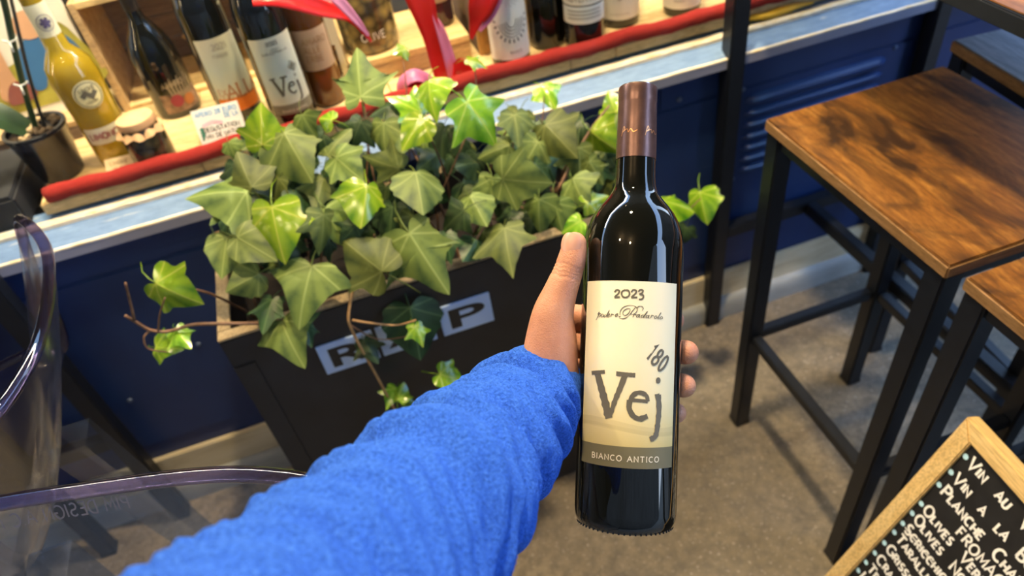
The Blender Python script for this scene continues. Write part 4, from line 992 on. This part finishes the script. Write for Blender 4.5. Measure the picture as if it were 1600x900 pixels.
# ------------------------------------------------------------------ clear plastic chairs
def make_chair(name, label, loc, rz, rim=1.0, dy=1.0):
    t = thing(name, label, 'chair', loc, rz, 'clear plastic tub chairs')
    # rim: back at -y, arms run to +y, then the lip drops across the front of the seat
    hp_ = [(0, .365, .76), (.08, .362, .775), (.135, .345, rim-.22), (.175, .325, rim-.07), (.205, .295, rim), (.245, .18, rim), (.262, .03, rim), (.258, -.11, rim), (.222, -.22, rim), (.13, -.264, rim), (0, -.272, rim)]
    plan = crom([(x, y*dy, z) for x, y, z in hp_]+[(-x, y*dy, z) for x, y, z in hp_[-2:0:-1]], 7, True)
    L = len(plan); th = .011; zs = 10; v = []; f = []
    for side in (0, 1):
        for i, p in enumerate(plan):
            tg = plan[(i+1) % L]-plan[i-1]; tg.z = 0; tg.normalize(); nr = Vector((tg.y, -tg.x, 0)); z0 = .66
            for j in range(zs+1):
                q = p*(.22+.78*(j/zs)**.75)+nr*(th*(.5-side)); v.append((q.x, q.y, z0+(p.z-z0)*j/zs))
    k2 = zs+1; o_ = L*k2
    for i in range(L):
        n1 = ((i+1) % L)*k2
        for j in range(zs):
            a, b = i*k2+j, n1+j; f.append((a, b, b+1, a+1)); a += o_; b += o_; f.append((a, a+1, b+1, b))
        a, b = i*k2, n1; f.append((a, o_+a, o_+b, b)); a += zs; b += zs; f.append((a, b, o_+b, o_+a))
    o = mk('tub_shell', v, f, M['poly'], t); autosmooth(o, 50)
    g = G().tube([(p.x, p.y, p.z+.001) for p in plan+[plan[0]]], .0064, 10, False); g.obj('rim', M['polyrim'], t, True)
    sp = [(p.x*.225, p.y*.225) for p in plan]; n = len(sp)
    v = [(x, y, z) for z in (.648, .66) for x, y in sp]; f = [tuple(range(n))[::-1], tuple(range(n, 2*n))]+[(i, (i+1) % n, n+(i+1) % n, n+i) for i in range(n)]
    mk('seat', v, f, M['poly'], t)
    for sx in (-1, 1):
        for sy in (-1, 1):
            v = []; 
            for z, w_ in ((0, .014), (.74, .024)):
                cx, cy = sx*(.21-.10*z), (sy*.21-.01)*dy*(1-.45*z)
                v += [(cx-w_, cy-w_, z), (cx+w_, cy-w_, z), (cx+w_, cy+w_, z), (cx-w_, cy+w_, z)]
            mk('leg', v, [(3, 2, 1, 0), (4, 5, 6, 7)]+[(i, (i+1) % 4, 4+(i+1) % 4, 4+i) for i in range(4)], M['polyleg'], t)
    for sx in (-.15, .15):                                 # back ribs inside the shell
        v = []
        for z, w_ in ((.72, .030), (rim-.03, .024)):
            k_ = .22+.78*((z-.66)/(rim-.66))**.75; yy = -.258*dy*k_; xx = sx*k_
            v += [(xx-w_, yy-.004, z), (xx+w_, yy-.004, z), (xx+w_, yy+.012, z), (xx-w_, yy+.012, z)]
        mk('back_rib', v, [(3, 2, 1, 0), (4, 5, 6, 7)]+[(i, (i+1) % 4, 4+(i+1) % 4, 4+i) for i in range(4)], M['polyleg'], t)
    return t
ch = make_chair('tub_chair', 'clear plastic chair nearest the camera with moulded words near its rim', (-.334, .138, 0), math.pi-.24)
g = G()
def put_back(x_, y_):
    yy = -.2725+x_*x_*.5; k_ = .22+.78*((.315+y_)/.34)**.75; return (x_, yy*k_-.0072, .975+y_)
text(g, 'PIM DESIGN A.C MADE IN', .0105, put_back, -.02, 0, .13, gap=.13)
o = g.obj('moulded_lettering', plain('moulded_print', (.26, .24, .27), .4), ch)
make_chair('tub_chair', 'clear plastic chair with a curved arm at the far side of the first one', (-.600, .645, 0), .0, 1.0, .66)

# ------------------------------------------------------------------ chalkboard
Cb = Vector((.6201, .3681, .65)); e_ = Vector((-.0622, -.9981, 0)); d_ = Vector((-.3422, .0213, -.9394)); n_ = Vector((-.9376, .0585, .3428))
cbt = thing('menu_chalkboard', 'pine framed black menu chalkboard with white handwriting, leaning on a bar stool', 'chalkboard', Cb)
BW, BH, FW, FD = .50, .68, .0240, .016
Bm = Matrix((e_, -d_, n_)).transposed().to_4x4()           # local x along the top edge, y up, z out of the face
def cbo(g, nm, mat, par=cbt, sm=True):
    o = mk(nm, [Bm @ Vector(v) for v in g.v], g.f, M[mat], par)
    return autosmooth(o) if sm else o
for nm, q in (('frame_rail', [(0, 0), (BW, 0), (BW-FW, -FW), (FW, -FW)]), ('frame_rail', [(FW, -BH+FW), (BW-FW, -BH+FW), (BW, -BH), (0, -BH)]), ('frame_stile', [(0, 0), (FW, -FW), (FW, -BH+FW), (0, -BH)]), ('frame_stile', [(BW-FW, -FW), (BW, 0), (BW, -BH), (BW-FW, -BH+FW)])):
    bm = bmesh.new(); vs = [bm.verts.new((x, y, z)) for z in (-FD, .004) for x, y in q]
    bm.faces.new(vs[3::-1]); bm.faces.new(vs[4:]); [bm.faces.new((vs[i], vs[(i+1) % 4], vs[4+(i+1) % 4], vs[4+i])) for i in range(4)]
    bmesh.ops.recalc_face_normals(bm, faces=bm.faces[:]); bmesh.ops.bevel(bm, geom=bm.edges[:], offset=.0018, segments=2, affect='EDGES'); bm.verts.index_update()
    g = G().add([v.co[:] for v in bm.verts], [[v.index for v in f.verts] for f in bm.faces]); bm.free(); cbo(g, nm, 'pine_r' if nm == 'frame_rail' else 'pine_s')
g = G().box(FW-.004, BW-FW+.004, -BH+FW-.004, -FW+.004, -.010, -.002); cbo(g, 'slate', 'slate')
rows = [('VIN AU VERRE', .0440, .0145), ('VIN A LA BOUTEILLE', .0756, .0140), ('PLANCHE CHARCUTERIE', .1023, .0145), ('', .1243, .013), ('OLIVES VERTES', .1443, .0135), ('OLIVES NOIRES', .1665, .0135), ('SCRICCHIOLINI', .1903, .0135),
        ('TARALLI', .2120, .0135), ('GRISSINI', .2386, .0135), ('CRACKERS', .2648, .0135), ('TRECCE', .290, .0135), ('LUPINI', .3122, .0135)]
for s_, vv, hh in rows:
    g = G(); put = lambda x_, y_: (x_, y_, -.0012)
    if s_:
        xx = .0360
        for wd_ in s_.split(' '):
            xx = text(g, wd_[0], hh*1.22, put, xx, -vv-hh*.45, .20, gap=.12, jit=.05) if len(wd_) > 2 else xx
            xx = text(g, wd_[1:] if len(wd_) > 2 else wd_, hh*.86, put, xx, -vv-hh*.45, .26, gap=.17, jit=.05)+hh*1.15
        b = G(); b.add([(.0285+.0042*math.cos(a*.7854), -vv+.0042*math.sin(a*.7854), -.0010) for a in range(8)], [tuple(range(8))]); cbo(b, 'chalk_dot', 'chalk_blue', sm=False)
        if s_.startswith('SCRI'): ribbon(g, [(.034, -vv-.0010), (.08, -vv+.001), (.150, -vv-.001)], .0018, put)
    else: text(g, 'FROMAGE', .0150, put, .082, -vv-.006, .19, jit=.05)
    cbo(g, 'lettering', 'chalk', sm=False)

# ------------------------------------------------------------------ the held bottle
Bp, Tp = P(976, 817, .537), P(997, 137, .555)
az = (Tp-Bp).normalized(); HB = (Tp-Bp).length
view = ((Bp+Tp)/2-CAM).normalized(); ay = (view-az*view.dot(az)).normalized(); ax = ay.cross(az)
BM = Matrix((ax, ay, az)).transposed().to_4x4(); BM.translation = Bp
hb = thing('held_bottle', 'dark wine bottle held up in the hand, cream label with big grey lettering', 'bottle'); hb.matrix_world = BM
RB = .0374; MP = HB/680                                     # metres per pixel along the bottle
z_ = lambda py: (817-py)*MP
def wpx(w_): return w_*.5*.000480
prof = [(0, .012), (RB*.55, .010), (RB*.80, .0015), (RB*.88, 0), (RB*.955, .0022), (RB*.99, .0065), (RB, .012), (RB, z_(600)), (RB, z_(398)), (RB*.997, z_(388)), (wpx(152), z_(376)), (wpx(146), z_(364)), (wpx(136), z_(350)), (wpx(124), z_(339)), (wpx(109), z_(329)), (wpx(92), z_(319)), (wpx(78), z_(310)), (wpx(69), z_(302)), (wpx(65), z_(294)), (wpx(62.5), z_(280)), (wpx(61), z_(250)), (wpx(60), z_(142)), (0, z_(142))]
autosmooth(G().lathe(prof, 96).obj('glass_body', M['black_glass'], hb), 50)
cp = [(wpx(61), z_(254)), (wpx(63.4), z_(253.5)), (wpx(62.0), z_(200)), (wpx(60.8), z_(165)), (wpx(60.4), z_(163)), (wpx(61.6), z_(160)), (wpx(61.6), z_(142)), (wpx(60.2), z_(138.5)), (wpx(56), z_(137.4)), (0, z_(137.6))]
autosmooth(G().lathe(cp, 80).obj('capsule', M['foil'], hb), 35)
g = G().lathe([(wpx(56), z_(137.4)-.0004), (wpx(56), z_(136.4)), (wpx(50), z_(136)), (wpx(49), z_(137.4)), (0, z_(137.3))], 60); autosmooth(g.obj('capsule_disc', plain('bright_foil', (.55, .50, .46), .22, .9), hb), 40)
kz = G()
for i in range(56): 
    a = i*2*math.pi/56; kz.box(RB*.93*math.cos(a)-.0006, RB*.93*math.cos(a)+.0006, RB*.93*math.sin(a)-.0006, RB*.93*math.sin(a)+.0006, .0002, .003)
tag(kz.obj('base_knurling', M['black_glass'], hb), kind='stuff')
L0, L1, HA = z_(720), z_(450), math.radians(58)
curved_label(hb, RB+.00035, L0, L1, HA, -.015, M['hero_label'], 'paper_label', 8)
RL = RB+.00062; LH = L1-L0
putL = lambda x_, y_: (RL*math.sin(-.015+x_/RL), -RL*math.cos(-.015+x_/RL), L0+y_)
def V_(px, py):                                             # label coordinates of the printed words
    t_ = (py-437)/283; cx = 984.5-(py-440)*.0375
    pc = py-(.044+.056*t_)*(px-cx)
    return (RL*math.asin(max(-.99, min(.99, (px-cx)*.848/66))), (720-pc)*MP*270/283)
def hero_print(tree, put, soft, dark, cream, V_=V_, scale=1.0):
    rough = lambda a, b: (lambda s: 1.18*(a+(b-a)*s)*(1+.10*math.sin(s*37)+.07*math.sin(s*71+1)))
    S = lambda g, pts, a, b=None, sm=True: ribbon(g, [(q.x, q.y) for q in crom([(*V_(*p), 0) for p in pts], 6 if sm else 4)], rough(a*scale, (b or a)*scale), put)
    mm = .00048
    g = G()                                                # V
    S(g, [(934.5, 578), (939, 596), (945, 619), (951, 645)], 9.5*mm, 10.5*mm); S(g, [(974.5, 580), (968, 598), (960, 618), (953, 640)], 7.5*mm, 5.5*mm)
    S(g, [(925.5, 577), (935, 575.6), (945.5, 575)], 4.6*mm); S(g, [(962, 577.6), (975, 579), (989, 580.5)], 5.4*mm)
    S(g, [(982, 617.5), (994, 619), (1006, 621)], 4.5*mm)     # e
    S(g, [(1006, 621), (1004, 611.5), (994, 607), (984.5, 612), (980, 627), (984, 640), (994, 646.5), (1005.5, 643)], 5*mm, 6.5*mm)
    S(g, [(981, 618), (979.8, 630), (984, 640)], 7*mm)
    S(g, [(1016.5, 614), (1023, 612.5)], 5*mm); S(g, [(1021, 612), (1022, 633), (1020, 656), (1016.5, 674), (1008.5, 678.5)], 8*mm, 6.5*mm)   # j
    c0 = V_(1021.3, 590); g.add([put(c0[0]+4.1*mm*scale*math.cos(a*.5236), c0[1]+4.7*mm*scale*math.sin(a*.5236)) for a in range(12)], [tuple(range(12))])
    g.obj('word_lettering', dark, tree)
    g = G()                                                # 180, turned
    c0 = V_(1022.4, 556); an = math.radians(-39)
    def rt(x_, y_): return put(c0[0]+(x_*math.cos(an)-y_*math.sin(an)), c0[1]+(x_*math.sin(an)+y_*math.cos(an)))
    hh = 26*mm*scale; text(g, '180', hh, rt, -textlen('180', hh, .17, .62)/2, -hh*.5, .14, .17, sx=.62); g.obj('number_lettering', dark, tree)
    Z = lambda q: [(910+a/11.03, 440+b/11.03) for a, b in q]
    g = G()                                                # 2023, old style figures
    for q, w1, w2 in (([(556, 152), (585, 116), (630, 126), (622, 168), (555, 236)], 2.0, 2.2), ([(552, 238), (640, 236)], 2.4, 2.4), ([(730, 118), (680, 140), (668, 185), (690, 232), (735, 244), (780, 220), (794, 175), (775, 130), (730, 118)], 2.1, 2.1),
                      ([(822, 158), (850, 122), (898, 132), (890, 176), (822, 244)], 2.0, 2.2), ([(818, 246), (915, 246)], 2.4, 2.4), ([(932, 150), (960, 120), (1004, 128), (990, 170), (946, 192)], 1.9, 1.9), ([(946, 192), (1000, 204), (1010, 242), (982, 276), (938, 280)], 2.2, 1.9)):
        S(g, Z(q), w1*mm, w2*mm)
    g.obj('year_lettering', dark, tree)
    g = G()                                                # the grower's name in script
    wl = .00042*scale
    C_ = lambda pts: ribbon(g, [(q.x, q.y) for q in crom([(*V_(*p), 0) for p in Z(pts)], 5)], lambda s: wl*(.7+.7*abs(math.sin(s*7))), put)
    for q in ([(275, 520), (305, 480), (295, 520), (250, 612)], [(285, 545), (320, 500), (332, 530), (295, 565)], [(355, 515), (335, 545), (345, 568), (370, 550), (368, 520), (355, 515)],
              [(410, 520), (385, 545), (390, 568), (415, 550), (470, 455), (425, 555), (440, 568)], [(440, 550), (475, 525), (465, 510), (445, 540), (450, 568), (485, 550)], [(490, 565), (510, 515), (525, 530), (545, 520)], [(555, 550), (605, 525), (590, 512), (565, 540), (575, 566), (615, 545)],
              [(622, 558), (636, 566), (650, 556)], [(640, 540), (645, 480), (690, 412), (780, 380), (870, 392), (912, 440), (892, 500), (840, 532), (812, 520)], [(885, 415), (840, 470), (790, 540), (730, 590), (670, 600), (628, 585)],
              [(800, 436), (750, 436), (700, 470), (685, 520), (720, 546), (770, 520), (800, 460), (795, 435)], [(905, 440), (930, 402), (980, 395), (1005, 430), (990, 470)],
              [(840, 580), (870, 525), (885, 540), (900, 528)], [(945, 535), (915, 540), (900, 575), (925, 575), (950, 535), (940, 580), (955, 580)], [(1010, 540), (980, 550), (970, 580), (995, 580), (1070, 485), (1010, 585), (1025, 590)],
              [(1085, 550), (1055, 560), (1045, 590), (1070, 590), (1095, 550), (1085, 595), (1100, 595)], [(1115, 600), (1140, 545), (1155, 560), (1170, 550)], [(1205, 555), (1180, 580), (1185, 608), (1215, 590), (1212, 562), (1205, 555)],
              [(1225, 600), (1280, 515), (1270, 520), (1235, 600), (1250, 612)], [(1290, 570), (1265, 595), (1275, 615), (1305, 600), (1300, 575), (1290, 570)]): C_(q)
    g.obj('script_lettering', dark, tree)
    g = G(); hh = 7.6*mm*scale; x0, y0 = V_(925.5, 705); xe = V_(1020.5, 713)[0]
    sx_ = (xe-x0)/textlen('BIANCO ANTICO', hh, .26, 1.0); text(g, 'BIANCO ANTICO', hh, put, x0, y0, .17, .26*sx_, serif=.11, sx=sx_)
    g.obj('foot_lettering', cream, tree)
hero_print(hb, putL, M['ink_soft'], M['ink_grey'], M['ink_cream'])
# the same print, smaller, on its sister on the shelf
rs = .0405+.0012
ksc = .140/LH
hero_print(tv, lambda x_, y_: (rs*math.sin(x_*.92/rs), -rs*math.cos(x_*.92/rs), .032+y_*ksc), M['ink_soft'], M['ink_grey'], M['ink_cream'])
# embossing on the capsule
g = G(); rc = wpx(62.6)+.0003; put = lambda x_, y_: (rc*math.sin(x_/rc), -rc*math.cos(x_/rc), z_(215)+y_)
for x0 in (-.0125, .0065):
    ribbon(g, [(q.x, q.y) for q in crom([(x0, -.003, 0), (x0+.002, .004, 0), (x0+.003, .002, 0), (x0+.001, 0, 0), (x0+.005, .002, 0), (x0+.006, -.0005, 0), (x0+.008, .0018, 0), (x0+.010, -.0005, 0), (x0+.013, .0008, 0)], 5)], .0006, put)
g.obj('capsule_script', plain('copper_print', (.75, .36, .16), .3, .8), hb)
g = G(); put = lambda x_, y_: (rc*math.sin(x_/rc), -rc*math.cos(x_/rc), z_(236)+y_)
ribbon(g, [(-.006, .004), (-.007, .001), (-.002, -.003), (.002, -.002), (.001, .005)], .0007, put); g.obj('capsule_emblem', M['foil'], hb)

# ------------------------------------------------------------------ hand and sleeve
def Q(phi, rho, py):                                        # round the bottle: phi 0 right, 90 behind, 180 left
    a = math.radians(phi); return Bp+az*z_(py)+ax*(rho*math.cos(a))+ay*(rho*math.sin(a))
RX = .0003
def chain(bm, pts, per=5):
    """a tapering limb: closed tube with round ends through (point, radius)"""
    c = crom([p for p, r_ in pts], per); rr = [x.x for x in crom([(r_, 0, 0) for p, r_ in pts], per)]
    P_, R_ = [], []
    t0 = (c[0]-c[1]).normalized(); t1 = (c[-1]-c[-2]).normalized()
    for q in (.999, .92, .75, .5, .25): P_.append(c[0]+t0*rr[0]*q); R_.append(rr[0]*math.sqrt(1-q*q))
    P_ += c; R_ += rr
    for q in (.25, .5, .75, .92, .999): P_.append(c[-1]+t1*rr[-1]*q); R_.append(rr[-1]*math.sqrt(1-q*q))
    g = G().tube(P_, R_, 18); vs = [bm.verts.new(v) for v in g.v]
    for f in g.f: bm.faces.new([vs[i] for i in f])
person = thing('person', 'person of whom only a left forearm in blue fleece and hand holding the bottle show', 'person', P(860, 620, .55))
PL = Vector(person.location)
bm = bmesh.new()
W0 = P(868, 632, .548)
chain(bm, [(P(600, 880, .327), .038), (P(722, 743, .41), .034), (P(800, 662, .50), .029), (P(846, 625, .542), .0245), (P(861, 585, .545), .0215)])
chain(bm, [(P(858, 630, .545), .0215), (P(859, 575, .541), .0212), (P(861, 535, .538), .0198), (P(864, 492, .534), .0158), (P(876, 455, .532), .0126), (P(888, 423, .531), .0111), (P(895, 400, .531), .0104), (P(898, 381, .531), .0090)])   # thumb
K = [(Q(152, .068, 505), .0125), (Q(150, .068, 548), .0128), (Q(152, .066, 590), .0122), (Q(156, .064, 628), .0112)]
for i, (k_, r_) in enumerate(K):
    chain(bm, [(P(862, 612, .552), .0195), ((P(862, 600, .556)+k_)/2, .0175), (k_, r_)])
chain(bm, [(P(866, 520, .548), .013), (K[0][0], .0125), (K[1][0], .0128), (K[2][0], .0122), (K[3][0], .0112), (P(872, 640, .552), .016)])
fing = [(505, 502, 45, .0093), (548, 553, 24, .0098), (590, 606, 27, .0097), (628, 651, 36, .0084)]
for (k_, r_), (p0, p1, tip, fr) in zip(K, fing):
    ro = RB+fr-RX
    chain(bm, [(k_, r_), (Q(118, ro+.004, p0*.6+p1*.4), fr*1.08), (Q(92, ro+.002, p0*.3+p1*.7), fr*1.02), (Q(70, ro+.001, p1), fr*1.03), (Q((70+tip)/2, ro, p1), fr), (Q(tip, ro, p1), fr*.97)])
me = bpy.data.meshes.new('body_base'); bm.to_mesh(me); bm.free()
ob = bpy.data.objects.new('body_base', me); COL.objects.link(ob)
md = ob.modifiers.new('m', 'REMESH'); md.mode = 'VOXEL'; md.voxel_size = .0013; md.use_smooth_shade = True
sm = ob.modifiers.new('s', 'SMOOTH'); sm.factor = .5; sm.iterations = 9
dg = bpy.context.evaluated_depsgraph_get(); hm = bpy.data.meshes.new_from_object(ob.evaluated_get(dg)); bpy.data.objects.remove(ob)
# push the skin off the glass where it presses on the bottle, add creases at the thumb joint
IPc, MPc = P(888, 425, .531), P(866, 492, .534); dirT = (P(898, 381, .531)-P(876, 455, .532)).normalized()
for v in hm.vertices:
    p = v.co; rel = p-Bp; h = rel.dot(az); rad = rel-az*h; d = rad.length
    if 0 < h < z_(390) and d < RB+.0002 and d > .010: p = p+rad.normalized()*(RB+.0002-d)
    dd = (p-IPc); s = dd.dot(dirT)
    if dd.length < .022:
        cr = sum(math.exp(-((s-q+.0006*math.sin(dd.dot(_Y)*900))/.0008)**2) for q in (-.0042, -.0014, .0016, .0044)); side = dd-dirT*s
        if side.dot(_X) < .004: p = p-side.normalized()*cr*.0006
    v.co = p-PL
hm.materials.clear(); hm.materials.append(M['skin']); hm.polygons.foreach_set('use_smooth', [True]*len(hm.polygons))
body = bpy.data.objects.new('hand', hm); COL.objects.link(body); body.parent = person
# thumb nail: a curved plate on the back of the thumb tip
ct = P(897, 381, .531); yv = (P(899, 366, .531)-P(893, 398, .531)).normalized(); nv = ((CAM-ct).normalized()*.80-_X*.62); nv = (nv-yv*nv.dot(yv)).normalized(); xv = yv.cross(nv)
v = []; f = []; n = 10; m = 10
for i in range(n+1):
    for j in range(m+1):
        a = (i/n-.5)*1.75; s = (j/m-.5)*2
        wv_ = math.sqrt(max(0, 1-abs(s)**3.2*.55)); rr = .0094+.0004*(1-s*s)-.0010*max(0, s)**2
        v.append(ct-PL+xv*(rr*math.sin(a*wv_))+nv*(rr*math.cos(a*wv_)+.0001)+yv*(s*.0072*(1-.12*(a*a))))
for i in range(n):
    for j in range(m): q = i*(m+1)+j; f.append((q, q+m+1, q+m+2, q+1))
mk('thumb_nail', v, f, M['nail'], person, True)
# sleeve: a folded fleece tube
sec = [(846, 604, .0345, .559), (840, 611, .0350, .550), (805, 650, .0385, .502), (765, 695, .0420, .452), (722, 743, .0448, .410), (680, 790, .0470, .369), (640, 835, .0497, .348), (600, 880, .0520, .327), (500, 990, .0570, .2865), (380, 1120, .0600, .242), (200, 1320, .0630, .196), (0, 1550, .0650, .159), (-120, 1690, .0655, .142)]
cen = crom([P(a, b, d) for a, b, r_, d in sec], 22); rad = [q.x for q in crom([(s[2], 0, 0) for s in sec], 22)]; L = len(cen); NA = 150
v = []; f = []; prev = None; s_len = [0]
for i in range(1, L): s_len.append(s_len[-1]+(cen[i]-cen[i-1]).length)
def fold(s, a):
    """fleece folds: s metres from the cuff, a round the arm"""
    z = 0
    wob = .010*math.sin(a+.6)+.006*math.sin(2*a+1.7)+.010*noise.noise((math.cos(a)*1.4, math.sin(a)*1.4, s*6))
    q = s+wob
    z += -.0090*math.exp(-((q-.034)/.0050)**2)*(.6+.4*math.sin(a*1.0+.3)**2)           # groove behind the cuff
    z += .0022*math.exp(-((q-.020)/.012)**2)
    for c0, am, w_, ph in ((.058, .0030, .0075, .4), (.080, .0026, .009, 1.3), (.104, .0034, .010, 2.2), (.130, .0026, .010, .9), (.156, .0032, .012, 2.9), (.184, .0028, .012, 1.8), (.214, .0034, .014, .2), (.248, .0030, .014, 2.5), (.285, .003, .016, 1.1)):
        qq = q-c0-.012*math.sin(a*1.0+ph)
        z += 1.7*am*(math.exp(-(qq/w_)**2)-.9*math.exp(-((qq-w_*1.25)/(w_*.62))**2))*(.62+.38*math.cos(a+ph*2))
    u_ = q*(1+.12*math.sin(a*1.3+.5))+.012*math.cos(a+.9)
    z += .0024*math.sin(u_*290+2.2*noise.noise((math.cos(a)*1.2, math.sin(a)*1.2, s*9)))*(.45+.9*abs(noise.noise((math.cos(a)*1.5, 3+math.sin(a)*1.5, s*14))))*min(1, s/.05)
    z += .0012*noise.noise((math.cos(a)*3, math.sin(a)*3, s*40))
    z += .00045*noise.noise((math.cos(a)*60, math.sin(a)*60, s*900))
    return z
NL = 330
def at_s(s):
    k_ = 0
    while k_ < L-2 and s_len[k_+1] < s: k_ += 1
    t_ = (s-s_len[k_])/max(1e-9, s_len[k_+1]-s_len[k_]); return cen[k_].lerp(cen[k_+1], t_), rad[k_]+(rad[k_+1]-rad[k_])*t_
rows_ = []
for i in range(NL+1):
    s = s_len[-1]*(i/NL)**1.15
    c, r_ = at_s(s); rows_.append((c, r_, (at_s(min(s_len[-1], s+.03))[0]-at_s(max(0, s-.03))[0]).normalized(), s))
def ringpts(c, r_, t, s, off):
    global prev
    if prev is None: prev = _up - t*_up.dot(t)
    a_ = (prev-t*prev.dot(t)).normalized(); prev = a_; b_ = t.cross(a_); out = []
    for q in range(NA):
        an = 2*math.pi*q/NA; rr = r_+off+fold(s, an)
        out.append(c+(a_*math.cos(an)+b_*math.sin(an))*rr-PL)
    return out
ta = rows_[3][2]
for k_, (off, back) in enumerate(((-.0085, .020), (-.0062, .008), (-.0045, .002), (-.0025, -.0012), (-.0008, -.0012))):   # turned-in hem
    c, r_, t, s = rows_[0]; v += ringpts(c+ta*back, r_, ta, .0, off)
for c, r_, t, s in rows_: v += ringpts(c, r_, t, s, 0)
nr = len(v)//NA
v.append(sum((Vector(q) for q in v[-NA:]), Vector())/NA)
for i in range(nr-1):
    for q in range(NA): f.append((i*NA+q, i*NA+(q+1) % NA, (i+1)*NA+(q+1) % NA, (i+1)*NA+q))
f += [((nr-1)*NA+q, (nr-1)*NA+(q+1) % NA, nr*NA) for q in range(NA)]
mk('fleece_sleeve', v, f, M['fleece'], person, True)
bpy.data.curves.remove(fc)
